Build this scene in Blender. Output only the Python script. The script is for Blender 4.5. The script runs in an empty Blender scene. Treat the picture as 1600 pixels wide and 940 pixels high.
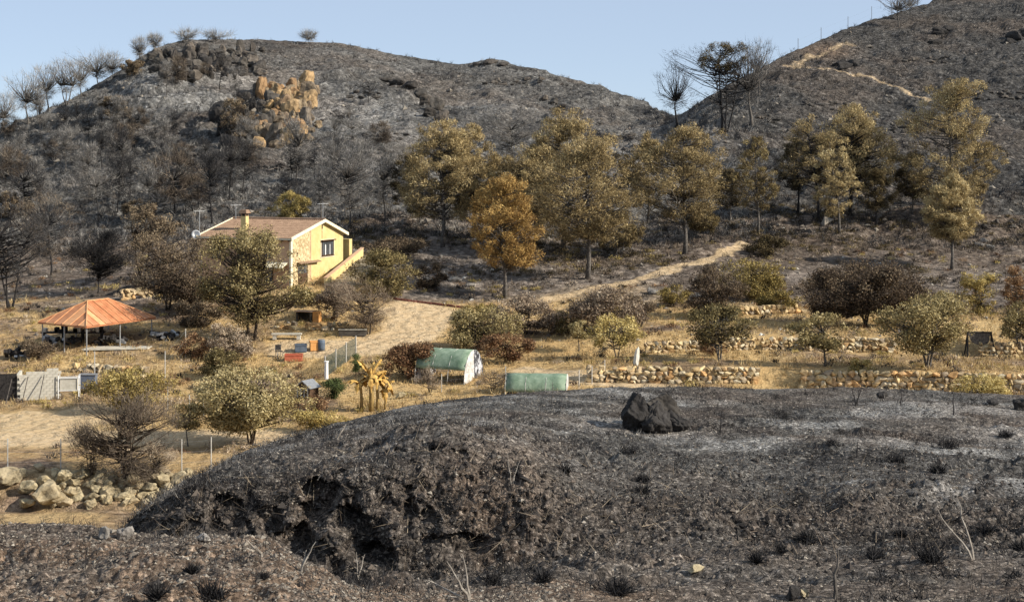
import bpy, bmesh, math, random
import numpy as np
from mathutils import Vector, Matrix, noise as mnoise
sc = bpy.context.scene
COL = sc.collection
R = math.radians
# ------------------------------------------------------------------ camera, sky, sun
FP = 2300.0          # focal length in photograph pixels (1600 wide)
HZ = 250.0           # row of the horizon in the photograph
cam = bpy.data.cameras.new("camera")
cam_o = bpy.data.objects.new("camera", cam); COL.objects.link(cam_o)
cam_o.location = (0, 0, 0); cam_o.rotation_euler = (R(90), 0, 0)
cam.sensor_width = 36.0; cam.lens = 36.0 * FP / 1600.0
cam.shift_y = -(470.0 - HZ) / 1600.0
cam.clip_start = 0.3; cam.clip_end = 9000
sc.camera = cam_o
SUN_AZ, SUN_EL = R(-15), R(31)         # azimuth measured from +x towards +y
sdir = Vector((math.cos(SUN_AZ) * math.cos(SUN_EL), math.sin(SUN_AZ) * math.cos(SUN_EL), math.sin(SUN_EL)))
w = bpy.data.worlds.new("World"); sc.world = w; w.use_nodes = True
nt = w.node_tree; bg = nt.nodes["Background"]
sky = nt.nodes.new("ShaderNodeTexSky"); sky.sky_type = 'NISHITA'; sky.sun_disc = False
sky.sun_elevation = SUN_EL; sky.sun_rotation = math.atan2(sdir.x, sdir.y)
sky.altitude = 3000; sky.air_density = 0.8; sky.dust_density = 1.0; sky.ozone_density = 2.0
pale = nt.nodes.new("ShaderNodeMix"); pale.data_type = 'RGBA'; pale.inputs[0].default_value = .6     # pale blue mixed into the sky colour
pale.inputs[7].default_value = (5.5, 6.5, 7.9, 1); nt.links.new(sky.outputs[0], pale.inputs[6])
nt.links.new(pale.outputs[2], bg.inputs[0]); bg.inputs[1].default_value = 0.082
sl = bpy.data.lights.new("sun", 'SUN'); so = bpy.data.objects.new("sun", sl); COL.objects.link(so)
sl.energy = 5.0; sl.angle = R(0.5); sl.color = (1.0, 0.93, 0.82)
so.rotation_euler = sdir.to_track_quat('Z', 'Y').to_euler()
sc.view_settings.view_transform = 'Standard'; sc.view_settings.look = 'None'
sc.view_settings.exposure = 0.5; sc.view_settings.gamma = 1.0
try:
    sc.cycles.max_bounces = 4; sc.cycles.diffuse_bounces = 2; sc.cycles.transparent_max_bounces = 6
except Exception: pass
random.seed(5); RNG = np.random.default_rng(5)

# ------------------------------------------------------------------ noise
def _hash(ix, iy, seed):
    h = (ix.astype(np.int64) * 374761393 + iy.astype(np.int64) * 668265263 + seed * 974711) & 0xFFFFFFFF
    h = ((h ^ (h >> 13)) * 1274126177) & 0xFFFFFFFF
    h = (h ^ (h >> 16)) & 0xFFFFFFFF
    return h.astype(np.float64) / 4294967295.0
def vnoise(x, y, seed=0):
    ix = np.floor(x); iy = np.floor(y); fx = x - ix; fy = y - iy
    fx = fx * fx * (3 - 2 * fx); fy = fy * fy * (3 - 2 * fy)
    a = _hash(ix, iy, seed); b = _hash(ix + 1, iy, seed); c = _hash(ix, iy + 1, seed); d = _hash(ix + 1, iy + 1, seed)
    return (a * (1 - fx) + b * fx) * (1 - fy) + (c * (1 - fx) + d * fx) * fy * 1.0
def fbm(x, y, size, octv=4, seed=0, gain=0.5):
    s = 0; a = 1.0; t = 0; c, sn = 0.8, 0.6
    X = x / size; Y = y / size
    for k in range(octv):
        s = s + a * (vnoise(X, Y, seed + k * 17) * 2 - 1); t += a; a *= gain
        X, Y = (X * c - Y * sn) * 2.03 + 3.1, (X * sn + Y * c) * 2.03 + 7.7
    return s / t
def ss(a, b, x):
    t = np.clip((x - a) / (b - a), 0, 1); return t * t * (3 - 2 * t)

# ------------------------------------------------------------------ mesh helpers
def fast_mesh(name, V, F, smooth=False, attrs=None):
    V = np.asarray(V, dtype=np.float32); F = np.asarray(F, dtype=np.int32)
    n, k = F.shape
    m = bpy.data.meshes.new(name)
    m.vertices.add(len(V)); m.vertices.foreach_set("co", V.ravel())
    m.loops.add(n * k); m.loops.foreach_set("vertex_index", F.ravel())
    m.polygons.add(n); m.polygons.foreach_set("loop_start", np.arange(0, n * k, k, dtype=np.int32))
    try: m.polygons.foreach_set("loop_total", np.full(n, k, dtype=np.int32))
    except Exception: pass
    m.update(calc_edges=True)
    m.polygons.foreach_set("use_smooth", np.full(n, smooth, dtype=bool))
    for an, av in (attrs or {}).items():
        a = m.attributes.new(an, 'FLOAT', 'POINT'); a.data.foreach_set("value", np.asarray(av, dtype=np.float32))
    return m
def link(name, mesh, mat=None, parent=None, loc=None, rot=None, scale=None):
    o = bpy.data.objects.new(name, mesh); COL.objects.link(o)
    if mat is not None and mesh is not None and len(mesh.materials) == 0: mesh.materials.append(mat)
    if parent is not None: o.parent = parent
    if loc is not None: o.location = loc
    if rot is not None: o.rotation_euler = rot
    if scale is not None: o.scale = scale
    return o
def tag(o, label=None, cat=None, group=None, kind=None):
    if label: o['label'] = label
    if cat: o['category'] = cat
    if group: o['group'] = group
    if kind: o['kind'] = kind
    return o
def thing(name, label, cat, loc=(0, 0, 0), rz=0.0, group=None):
    o = bpy.data.objects.new(name, None); COL.objects.link(o); o.empty_display_size = .2
    o.location = loc; o.rotation_euler = (0, 0, rz)
    return tag(o, label, cat, group)

class MB:
    def __init__(s): s.v = []; s.f = []
    def add(s, vs, fs):
        b = len(s.v); s.v += [tuple(p) for p in vs]; s.f += [tuple(i + b for i in f) for f in fs]; return s
    def box(s, x0, x1, y0, y1, z0, z1, M=None):
        vs = [Vector(p) for p in ((x0,y0,z0),(x1,y0,z0),(x1,y1,z0),(x0,y1,z0),(x0,y0,z1),(x1,y0,z1),(x1,y1,z1),(x0,y1,z1))]
        if M is not None: vs = [M @ p for p in vs]
        return s.add(vs, [(0,3,2,1),(4,5,6,7),(0,1,5,4),(1,2,6,5),(2,3,7,6),(3,0,4,7)])
    def prism(s, pts, vec):
        """extrude a closed polygon (list of 3D points) along vec"""
        n = len(pts); vec = Vector(vec); P = [Vector(p) for p in pts]
        return s.add(P + [p + vec for p in P], [tuple(range(n))[::-1], tuple(range(n, 2*n))] + [(i, (i+1) % n, n + (i+1) % n, n + i) for i in range(n)])
    def tube(s, pts, rad, n=6):
        pts = [Vector(p) for p in pts]; rings = []
        if not hasattr(rad, '__len__'): rad = [rad] * len(pts)
        for i, p in enumerate(pts):
            d = (pts[min(i+1, len(pts)-1)] - pts[max(i-1, 0)]).normalized()
            a = d.orthogonal().normalized(); b = d.cross(a)
            rings.append([p + (a * math.cos(2*math.pi*k/n) + b * math.sin(2*math.pi*k/n)) * rad[i] for k in range(n)])
        vs = [q for r_ in rings for q in r_]; fs = []
        for i in range(len(pts)-1):
            for k in range(n): fs.append((i*n+k, i*n+(k+1) % n, (i+1)*n+(k+1) % n, (i+1)*n+k))
        fs.append(tuple(range(n))[::-1]); fs.append(tuple(range((len(pts)-1)*n, len(pts)*n)))
        return s.add(vs, fs)
    def mesh(s, name, smooth=False):
        m = bpy.data.meshes.new(name); m.from_pydata(s.v, [], s.f); m.update()
        if smooth: m.polygons.foreach_set("use_smooth", [True] * len(m.polygons))
        return m
    def build(s, name, mat, parent=None, smooth=False, **k):
        return link(name, s.mesh(name, smooth), mat, parent, **k)

# ------------------------------------------------------------------ materials
def L3(c): return (c[0], c[1], c[2], 1.0)
def newmat(name):
    m = bpy.data.materials.new(name); m.use_nodes = True
    n = m.node_tree; b = n.nodes["Principled BSDF"]; b.inputs["Specular IOR Level"].default_value = 0.2
    return m, n, b
def pmat(name, c1, c2, scale=3.0, rough=.85, detail=6, bump=0.0, bscale=None, metallic=0.0, lo=.35, hi=.65, spec=.2, stretch=None):
    m, n, b = newmat(name)
    tc = n.nodes.new("ShaderNodeTexCoord"); src = tc.outputs["Object"]
    if stretch:
        mp = n.nodes.new("ShaderNodeMapping"); mp.inputs["Scale"].default_value = stretch
        n.links.new(src, mp.inputs[0]); src = mp.outputs[0]
    no = n.nodes.new("ShaderNodeTexNoise"); no.inputs["Scale"].default_value = scale; no.inputs["Detail"].default_value = detail
    no.inputs["Roughness"].default_value = .65
    n.links.new(src, no.inputs["Vector"])
    r = n.nodes.new("ShaderNodeValToRGB"); r.color_ramp.elements[0].position = lo; r.color_ramp.elements[1].position = hi
    r.color_ramp.elements[0].color = L3(c1); r.color_ramp.elements[1].color = L3(c2)
    n.links.new(no.outputs[0], r.inputs[0]); n.links.new(r.outputs[0], b.inputs["Base Color"])
    b.inputs["Roughness"].default_value = rough; b.inputs["Metallic"].default_value = metallic
    b.inputs["Specular IOR Level"].default_value = spec
    if bump:
        n2 = n.nodes.new("ShaderNodeTexNoise"); n2.inputs["Scale"].default_value = bscale or scale * 4; n2.inputs["Detail"].default_value = 5
        n.links.new(src, n2.inputs["Vector"])
        bp = n.nodes.new("ShaderNodeBump"); bp.inputs["Strength"].default_value = bump; bp.inputs["Distance"].default_value = .05
        n.links.new(n2.outputs[0], bp.inputs["Height"]); n.links.new(bp.outputs[0], b.inputs["Normal"])
    return m
def leafmat(name, stops, trans=.15, rough=.8):
    """colour by the per-leaf 'tint' attribute: stops = list of (position, colour)"""
    m, n, b = newmat(name)
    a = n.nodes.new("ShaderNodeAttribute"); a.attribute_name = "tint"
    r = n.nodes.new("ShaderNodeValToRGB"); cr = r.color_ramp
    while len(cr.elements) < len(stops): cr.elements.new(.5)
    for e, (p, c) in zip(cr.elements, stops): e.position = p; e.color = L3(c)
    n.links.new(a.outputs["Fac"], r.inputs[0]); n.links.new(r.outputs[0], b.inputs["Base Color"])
    b.inputs["Roughness"].default_value = rough; b.inputs["Specular IOR Level"].default_value = .15
    if trans:
        t = n.nodes.new("ShaderNodeBsdfTranslucent"); n.links.new(r.outputs[0], t.inputs[0])
        mx = n.nodes.new("ShaderNodeMixShader"); mx.inputs[0].default_value = trans
        n.links.new(b.outputs[0], mx.inputs[1]); n.links.new(t.outputs[0], mx.inputs[2])
        n.links.new(mx.outputs[0], n.nodes["Material Output"].inputs[0])
    return m
M = {}
M['bark_black'] = pmat('charred_bark', (.012,.011,.011), (.05,.045,.042), 8, .9)
M['bark_grey'] = pmat('grey_bark', (.045,.04,.036), (.17,.15,.128), 6, .9)
M['bark_pale'] = pmat('pale_dead_wood', (.20,.17,.14), (.42,.38,.32), 8, .9)
M['bark_brown'] = pmat('brown_bark', (.03,.022,.016), (.10,.075,.052), 6, .9)
M['pine'] = leafmat('scorched_needles', [(0,(.10,.075,.038)), (.35,(.23,.17,.080)), (.7,(.41,.305,.145)), (1,(.64,.51,.27))])
M['pine_orange'] = leafmat('orange_needles', [(0,(.09,.055,.022)), (.35,(.22,.13,.045)), (.7,(.42,.26,.085)), (1,(.58,.40,.15))])
M['pine_dull'] = leafmat('dull_needles', [(0,(.04,.032,.018)), (.4,(.12,.088,.042)), (.75,(.23,.17,.075)), (1,(.36,.28,.12))])
M['pine_pale'] = leafmat('pale_gold_needles', [(0,(.11,.082,.042)), (.35,(.25,.185,.088)), (.7,(.45,.34,.16)), (1,(.64,.52,.28))])
M['olive'] = leafmat('dry_olive_leaves', [(0,(.07,.055,.024)), (.35,(.20,.155,.065)), (.7,(.39,.31,.14)), (1,(.54,.45,.245))])
M['olive_yellow'] = leafmat('yellowed_leaves', [(0,(.09,.07,.025)), (.35,(.26,.19,.06)), (.7,(.46,.35,.12)), (1,(.62,.50,.22))])
M['brown_leaf'] = leafmat('browned_leaves', [(0,(.045,.032,.022)), (.4,(.14,.10,.064)), (.75,(.24,.18,.11)), (1,(.36,.28,.18))])
M['mauve_leaf'] = leafmat('withered_leaves', [(0,(.07,.052,.038)), (.4,(.21,.155,.11)), (.75,(.38,.29,.20)), (1,(.56,.46,.33))])
M['rust_leaf'] = leafmat('rusty_leaves', [(0,(.04,.022,.013)), (.4,(.13,.065,.034)), (.75,(.25,.14,.07)), (1,(.42,.28,.15))])
M['green_leaf'] = leafmat('green_leaves', [(0,(.02,.028,.012)), (.5,(.05,.065,.022)), (1,(.14,.17,.06))])
M['char_twig'] = leafmat('charred_twigs', [(0,(.012,.011,.011)), (.6,(.035,.033,.033)), (1,(.08,.075,.07))], 0)
M['grey_twig'] = leafmat('grey_twigs', [(0,(.08,.074,.068)), (.6,(.18,.168,.152)), (1,(.36,.335,.30))], 0)
M['straw_tuft'] = leafmat('dry_straw', [(0,(.24,.16,.07)), (.5,(.48,.34,.16)), (1,(.66,.52,.28))], .2)
M['brown_twig'] = leafmat('brown_twigs', [(0,(.045,.034,.025)), (.6,(.13,.10,.075)), (1,(.26,.21,.15))], 0)

def ground_mat(name, sc1, sc2, bump_d, vsc, calm=.15):
    """burnt ground, ash, dry soil, straw and path surface mixed by attributes stored on the ground sheet"""
    m, n, b = newmat(name); N = n.nodes; Lk = n.links
    b.inputs["Roughness"].default_value = .95; b.inputs["Specular IOR Level"].default_value = .08
    pos = N.new("ShaderNodeNewGeometry").outputs["Position"]
    def noise(scale, detail=8, rough=.6, vec=None):
        x = N.new("ShaderNodeTexNoise"); x.inputs["Scale"].default_value = scale; x.inputs["Detail"].default_value = detail
        x.inputs["Roughness"].default_value = rough; Lk.new(vec or pos, x.inputs["Vector"]); return x.outputs[0]
    def ramp(fac, stops):
        r = N.new("ShaderNodeValToRGB"); cr = r.color_ramp
        while len(cr.elements) < len(stops): cr.elements.new(.5)
        for e, (p, c) in zip(cr.elements, stops): e.position = p; e.color = L3(c if hasattr(c, '__len__') else (c, c, c))
        Lk.new(fac, r.inputs[0]); return r.outputs[0]
    def mix(f, a, c):
        x = N.new("ShaderNodeMix"); x.data_type = 'RGBA'; Lk.new(f, x.inputs[0]); Lk.new(a, x.inputs[6]); Lk.new(c, x.inputs[7]); return x.outputs[2]
    def math_(op, a, c):
        x = N.new("ShaderNodeMath"); x.operation = op; x.use_clamp = True
        for i, q in enumerate((a, c)):
            if hasattr(q, 'default_value'): Lk.new(q, x.inputs[i])
            else: x.inputs[i].default_value = q
        return x.outputs[0]
    def attr(a):
        x = N.new("ShaderNodeAttribute"); x.attribute_name = a; return x.outputs["Fac"]
    big = noise(sc1, 7, .7); fine = noise(sc2, 6, .75)
    burnt = ramp(big, [(.34,(.030,.029,.027)), (.46,(.078,.075,.070)), (.56,(.125,.119,.109)), (.68,(.20,.19,.172))])
    fleck = ramp(fine, [(.34,0.0), (.47,.30), (.56,.62), (.70,1.0)])
    dark = ramp(fine, [(.32,(.012,.011,.011)), (.43,(.045,.042,.038)), (.52,(.10,.095,.087)), (.60,(.215,.205,.188)), (.70,(.42,.405,.375))])
    x = N.new("ShaderNodeMix"); x.data_type = 'RGBA'; x.blend_type = 'OVERLAY'; x.inputs[0].default_value = .0
    base = N.new("ShaderNodeMix"); base.data_type = 'RGBA'; base.inputs[0].default_value = .5
    Lk.new(burnt, base.inputs[6]); Lk.new(dark, base.inputs[7]); burnt = base.outputs[2]
    ashc = ramp(fine, [(.3,(.085,.083,.078)), (.5,(.22,.213,.20)), (.7,(.48,.465,.435))])
    af = math_('MULTIPLY', attr('ash'), 1.0)
    c = mix(af, burnt, ashc)
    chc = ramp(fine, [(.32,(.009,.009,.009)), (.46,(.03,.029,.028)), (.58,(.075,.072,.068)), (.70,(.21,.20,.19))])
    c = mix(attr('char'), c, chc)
    brown = ramp(fine, [(.28,(.05,.034,.025)), (.45,(.17,.115,.078)), (.6,(.31,.22,.15)), (.74,(.48,.37,.265))])
    c = mix(attr('soil'), c, brown)
    straw = ramp(fine, [(.25,(.26,.16,.07)), (.42,(.53,.355,.155)), (.6,(.68,.48,.22)), (.75,(.78,.62,.35))])
    st2 = ramp(big, [(.35,(.36,.22,.10)), (.55,(.60,.41,.20)), (.7,(.70,.53,.29))])
    sm = N.new("ShaderNodeMix"); sm.data_type = 'RGBA'; sm.inputs[0].default_value = .45
    Lk.new(straw, sm.inputs[6]); Lk.new(st2, sm.inputs[7])
    c = mix(attr('straw'), c, sm.outputs[2])
    pth = ramp(fine, [(.25,(.44,.30,.165)), (.5,(.63,.465,.275)), (.75,(.74,.59,.39))])
    c = mix(attr('path'), c, pth)
    vo = N.new("ShaderNodeTexVoronoi"); vo.inputs["Scale"].default_value = vsc; vo.inputs["Randomness"].default_value = 1; Lk.new(pos, vo.inputs["Vector"])
    wv = N.new("ShaderNodeSeparateColor"); Lk.new(vo.outputs["Color"], wv.inputs[0])
    cell = ramp(wv.outputs[0], [(0,.30), (.45,.75), (.8,1.25), (.97,2.1)])
    vm = N.new("ShaderNodeMix"); vm.data_type = 'RGBA'; vm.blend_type = 'MULTIPLY'; vm.inputs[0].default_value = 1; vm.clamp_result = False
    keep_ = N.new("ShaderNodeMix"); keep_.data_type = 'RGBA'; keep_.inputs[7].default_value = (1,1,1,1); Lk.new(cell, keep_.inputs[6])
    pf = N.new("ShaderNodeMath"); pf.operation = 'MAXIMUM'; Lk.new(attr('path'), pf.inputs[0]); pf.inputs[1].default_value = calm
    sf = N.new("ShaderNodeMath"); sf.operation = 'MULTIPLY_ADD'; Lk.new(attr('straw'), sf.inputs[0]); sf.inputs[1].default_value = .55; Lk.new(pf.outputs[0], sf.inputs[2]); sf.use_clamp = True
    Lk.new(sf.outputs[0], keep_.inputs[0]); Lk.new(c, vm.inputs[6]); Lk.new(keep_.outputs[2], vm.inputs[7]); c = vm.outputs[2]
    Lk.new(c, b.inputs["Base Color"])
    bp = N.new("ShaderNodeBump"); bp.inputs["Strength"].default_value = .9; bp.inputs["Distance"].default_value = bump_d
    Lk.new(fine, bp.inputs["Height"])
    bp2 = N.new("ShaderNodeBump"); bp2.inputs["Strength"].default_value = .7; bp2.inputs["Distance"].default_value = bump_d * 4
    Lk.new(noise(sc2 * .3, 5, .7), bp2.inputs["Height"]); Lk.new(bp2.outputs[0], bp.inputs["Normal"])
    b3 = N.new("ShaderNodeBump"); b3.invert = True; b3.inputs["Strength"].default_value = .8; b3.inputs["Distance"].default_value = .35 / vsc
    Lk.new(vo.outputs["Distance"], b3.inputs["Height"]); Lk.new(bp.outputs[0], b3.inputs["Normal"]); Lk.new(b3.outputs[0], b.inputs["Normal"])
    return m
M['ground_near'] = ground_mat('burnt_near_ground', .9, 9.0, .06, 17.0)
M['ground_far'] = ground_mat('burnt_far_ground', .10, 1.5, .4, 1.1, .55)

# ------------------------------------------------------------------ terrain: a height field between feature lines
# every entry: px (azimuth column), d (metres away), row where it is seen ('z',value = height when hidden)
def zz(py, d): return (HZ - py) * d / FP
def FL(rows):
    return [(p, d, (v[1] if isinstance(v, tuple) else zz(v, d))) for p, d, v in rows]
H_ = lambda z: ('z', z)
FE = [
 (FL([(0,1,H_(-1.8)),(1600,1,H_(-1.8))]), 10, 0.02, 0),
 (FL([(0,14,H_(-4.9)),(1600,14,H_(-4.9))]), 60, .05, 8),
 (FL([(-300,22,838),(0,22,836),(150,21,835),(300,20,846),(400,19.5,868),(500,18.5,908),(560,17.8,938),(650,17,960),(1600,17,965)]), 60, .06, 4),
 (FL([(-300,26,H_(-9)),(0,26,H_(-8.8)),(120,26,H_(-8.2)),(200,26,H_(-7.2)),(300,25.5,H_(-7.5)),(400,25.3,H_(-7.7)),(500,25.2,H_(-7.65)),(560,25.2,H_(-7.4)),(600,25.3,897),(700,25.5,890),(800,26,872),(900,26,862),(1000,26.5,852),(1100,26.5,848),(1200,26.5,850),(1300,26.5,855),(1400,26.5,850),(1500,26.5,845),(1600,26.5,850)]), 60, .10, 3),
 (FL([(-300,29,H_(-10)),(0,29,H_(-9.8)),(120,28,H_(-8.7)),(200,27.6,812),(300,27,772),(400,27.2,752),(500,27.3,745),(600,27.5,735),(700,28.5,712),(800,30,700),(900,29.6,762),(1000,30.2,778),(1100,30.4,776),(1200,30.4,782),(1300,30.4,772),(1400,30.4,770),(1500,30.4,780),(1600,30.4,786)]), 150, .10, 3),
 (FL([(-300,40,H_(-13.5)),(0,40,H_(-13)),(120,36,H_(-11)),(180,31,H_(-8.2)),(220,31,790),(300,35,747),(400,40,699),(500,43,669),(600,45,643),(700,47,624),(850,48,611),(1000,50,605),(1200,52,605),(1400,54,607),(1600,55,617),(1900,56,640)]), 40, .06, 2),
 (FL([(-300,71,H_(-18.2)),(300,72,H_(-18.2)),(900,72,H_(-17.8)),(1200,75,H_(-16.9)),(1600,75,H_(-16.9))]), 16, .10, 3),
 (FL([(-300,79,797),(300,79,797),(500,79,H_(-18.3)),(900,80,H_(-17.6)),(1200,82,H_(-16.7)),(1600,82,H_(-16.7))]), 20, .08, 3),
 (FL([(-300,82,738),(300,82,738),(500,83,H_(-18.0)),(900,84,H_(-17.4)),(1200,85,H_(-16.5)),(1600,85,H_(-16.5))]), 34, .05, 2),
 (FL([(-300,90,697),(450,90,697),(700,90,H_(-17.3)),(1200,91,H_(-16.4)),(1600,91,H_(-16.4))]), 16, .03, 2),
 (FL([(-300,95,672),(450,95,672),(700,95,655),(900,95,H_(-16.7)),(1200,96,H_(-16.3)),(1600,96,H_(-16.3))]), 40, .05, 2),
 (FL([(-300,106,622),(400,106,620),(700,106,610),(850,106,604),(920,106,597),(1185,106,598),(1245,105,607),(1600,103,613)]), 8, .05, 2),
 (FL([(-300,109,610),(400,109,607),(700,109,598),(850,107.6,592),(920,107.4,574),(1185,107.4,573),(1245,106.5,577),(1600,104.6,581)]), 50, .05, 2),
 (FL([(-300,118,556),(400,118,560),(700,118,557),(860,118,556),(1000,118,550),(1110,118,548),(1250,118,546),(1400,117,552),(1600,116,556)]), 8, .06, 2),
 (FL([(-300,120,547),(400,120,552),(700,120,549),(860,120,545),(1000,119.4,531),(1110,119.4,529),(1250,119.4,524),(1400,118.4,526),(1600,117.4,530)]), 60, .05, 2),
 (FL([(-300,136,492),(0,136,490),(150,136,484),(300,136,476),(455,136.5,455),(560,137,468),(700,136,486),(900,136,492),(1100,135,492),(1300,135,494),(1600,134,496)]), 60, .08, 2),
 (FL([(-300,150,462),(0,150,460),(150,150,452),(300,150,440),(450,148,425),(545,149,402),(620,150,425),(700,149,445),(800,148,450),(900,150,440),(1000,150,438),(1150,150,446),(1300,150,452),(1600,150,456)]), 60, .15, 3),
 (FL([(-300,168,425),(0,168,422),(300,168,400),(450,166,390),(600,165,382),(700,162,392),(800,162,400),(900,163,400),(1000,163,402),(1067,163,392),(1150,166,388),(1250,166,398),(1400,166,404),(1600,166,408)]), 90, .35, 5),
 (FL([(-300,190,392),(0,190,386),(300,190,362),(500,190,345),(600,185,342),(700,184,350),(800,184,354),(900,184,358),(1000,182,362),(1100,182,358),(1200,184,352),(1300,186,344),(1450,186,350),(1600,186,355)]), 110, .7, 7),
 (FL([(-300,225,335),(0,225,325),(150,225,312),(300,225,300),(500,225,290),(700,225,285),(900,225,285),(1000,222,285),(1100,218,285),(1200,215,285),(1300,215,290),(1450,215,290),(1600,215,292)]), 120, 1.0, 9),
 (FL([(-300,270,275),(0,265,262),(150,270,238),(300,280,210),(450,290,205),(600,290,210),(800,290,215),(1000,280,232),(1060,260,232),(1130,250,208),(1250,258,195),(1400,268,190),(1600,275,180)]), 150, 1.1, 10),
 (FL([(-300,330,255),(-100,310,232),(0,300,208),(50,310,187),(100,325,163),(150,340,134),(200,355,104),(235,362,80),(262,372,69),(300,385,65),(400,410,62),(470,420,67),(530,420,68),(600,425,83),(700,430,100),(738,430,101),(765,430,95),(800,425,102),(900,405,127),(1000,370,158),(1040,340,180),(1060,310,183),(1106,300,151),(1170,310,117),(1200,318,101),(1250,335,78),(1320,360,46),(1400,385,22),(1480,405,-2),(1600,430,-32),(1900,480,-90)]), 14, .35, 5),
 (FL([(-300,380,H_(-12)),(0,350,H_(-5)),(300,440,H_(24)),(700,490,H_(15)),(1050,360,H_(-5)),(1300,420,H_(24)),(1600,500,H_(40)),(1900,560,H_(50))]), 14, 2, 10),
 (FL([(-300,900,H_(-30)),(1600,900,H_(-30)),(1900,900,H_(-30))]), 6, 4, 20),
 (FL([(-300,5000,H_(-45)),(1600,5000,H_(-45))]), 0, 0, 20),
]
px_cols = np.concatenate([np.arange(-1400, -320, 60), np.arange(-320, -40, 9), np.arange(-40, 1640, 2.15), np.arange(1640, 1930, 9), np.arange(1930, 3000, 60)])
NC = len(px_cols)
def smoothcol(v, width):
    """blur along px on a fine uniform grid"""
    g = np.arange(-1500, 3100, 5.0); y = np.interp(g, px_cols, v)
    k = np.exp(-.5 * (np.arange(-30, 31) * 5 / width) ** 2); k /= k.sum()
    return np.interp(px_cols, g, np.convolve(np.pad(y, 30, 'edge'), k, 'valid'))
fd, fz, fa, fr = [], [], [], []
for i, (rows, nr, amp, size) in enumerate(FE):
    P = [r[0] for r in rows]; d = np.interp(px_cols, P, [r[1] for r in rows]); z = np.interp(px_cols, P, [r[2] for r in rows])
    wd = 7 if i == 21 else (22 if i > 1 else 60)
    fd.append(smoothcol(d, wd)); fz.append(smoothcol(z, wd)); fa.append(amp)
Dl, Zl, Al, Fk = [], [], [], []
for i in range(len(FE)):
    nr = FE[i][1] if i < len(FE) - 1 else 1
    for j in range(nr):
        t = j / nr
        if i == len(FE) - 1: d, z, a = fd[i], fz[i], 0
        else:
            d = fd[i] * (1 - t) + fd[i+1] * t
            # ease the slope a little so that feature lines do not read as folds
            te = t if i not in (3, 4) else (t ** .7 if i == 3 else t)
            z = fz[i] * (1 - te) + fz[i+1] * te; a = fa[i] * (1 - t) + fa[i+1] * t
        Dl.append(d); Zl.append(z); Al.append(a); Fk.append(i + t)
D = np.array(Dl).T; Z = np.array(Zl).T; A = np.array(Al)[None, :].repeat(NC, 0); FK = np.array(Fk)
NR = D.shape[1]
X = (px_cols[:, None] - 800) / FP * D; Y = D.copy()
PXG = px_cols[:, None] + 0 * D
# relief
nearw = ss(70, 50, Y)
rel = A * (fbm(X, Y, 14, 4, 1) * 1.3)
rel = rel + np.where(Y > 60, A * (np.abs(fbm(X, Y, 9, 4, 11)) * -1.6 + .5), 0)
rel = rel + (1 - nearw) * np.minimum(A, .6) * fbm(X, Y, 2.6, 4, 21) * 1.1
hillw = ss(165, 215, Y)
rel = rel + hillw * (fbm(X, Y, 1.6, 3, 25) * .42 + np.maximum(fbm(X * .5, Y, 5, 3, 27), .12) * 1.0)
led = (Z / 5.5 + fbm(X, Y, 45, 3, 28) * 1.6) % 1.0
rel = rel + hillw * (ss(0, .16, led) - led) * 2.0 * ss(-.15, .25, fbm(X, Y, 30, 3, 29))
bank = nearw * np.exp(-((FK[None, :] - 3.5) / .5) ** 2) * ss(170, 260, PXG)      # the rough eroded bank
rough_ = ss(-.3, .35, fbm(X, Y, 2.4, 3, 30))
rel = rel + .16 * np.exp(-((FK[None, :] - 1.8) / .35) ** 2) * ss(640, 420, PXG) * nearw
rel = rel + nearw * (fbm(X, Y * 1.4, 3.0, 4, 31) * .34 + (np.abs(fbm(X, Y, .9, 4, 32, .6)) * .34 - .08) * rough_ + np.abs(fbm(X, Y, .24, 3, 33)) * .13 * (.35 + .65 * rough_))
bs_ = .42 + .58 * ss(960, 800, PXG)
bn1 = fbm(X, Y * 1.6, 1.5, 4, 35); bn2 = np.abs(fbm(X, Y * 1.5, .6, 4, 36)); bn3 = np.abs(fbm(X, Y, .26, 3, 39))
rel = rel + bank * (bn1 * .34 - bn2 * .20 - bn3 * .08 + .08) * bs_
holes = ss(.08, .45, fbm(X, Y, 1.3, 3, 40)) * np.exp(-((FK[None, :] - 3.35) / .4) ** 2) * ss(300, 380, PXG) * ss(820, 700, PXG)
rel = rel - holes * .2
lump = np.exp(-(((PXG - 668) / 75) ** 2 + ((Y - 31) / 2.0) ** 2)); rel = rel + lump * (.45 + .5 * np.abs(fbm(X, Y, .7, 3, 37)))
lump2 = np.exp(-(((PXG - 1350) / 50) ** 2 + ((Y - 29.4) / .8) ** 2)); rel = rel + lump2 * (.28 + .4 * np.abs(fbm(X, Y, .5, 3, 38)))
cresta = np.exp(-((FK[None, :] - 5) / .5) ** 2)
fade = 1 - .7 * cresta * nearw
keep = np.where((FK[None, :] > 20.85) & (FK[None, :] < 22), .45, 1.0)
Z = Z + rel * fade * keep
YS = bank * (np.abs(fbm(X, Z * 1.25 + X * .2, .75, 5, 81, .6)) * .7 - .15 + np.abs(fbm(X, Z * 1.2, .28, 3, 82)) * .34) * bs_
ROW0 = HZ - FP * Z / D
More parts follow.
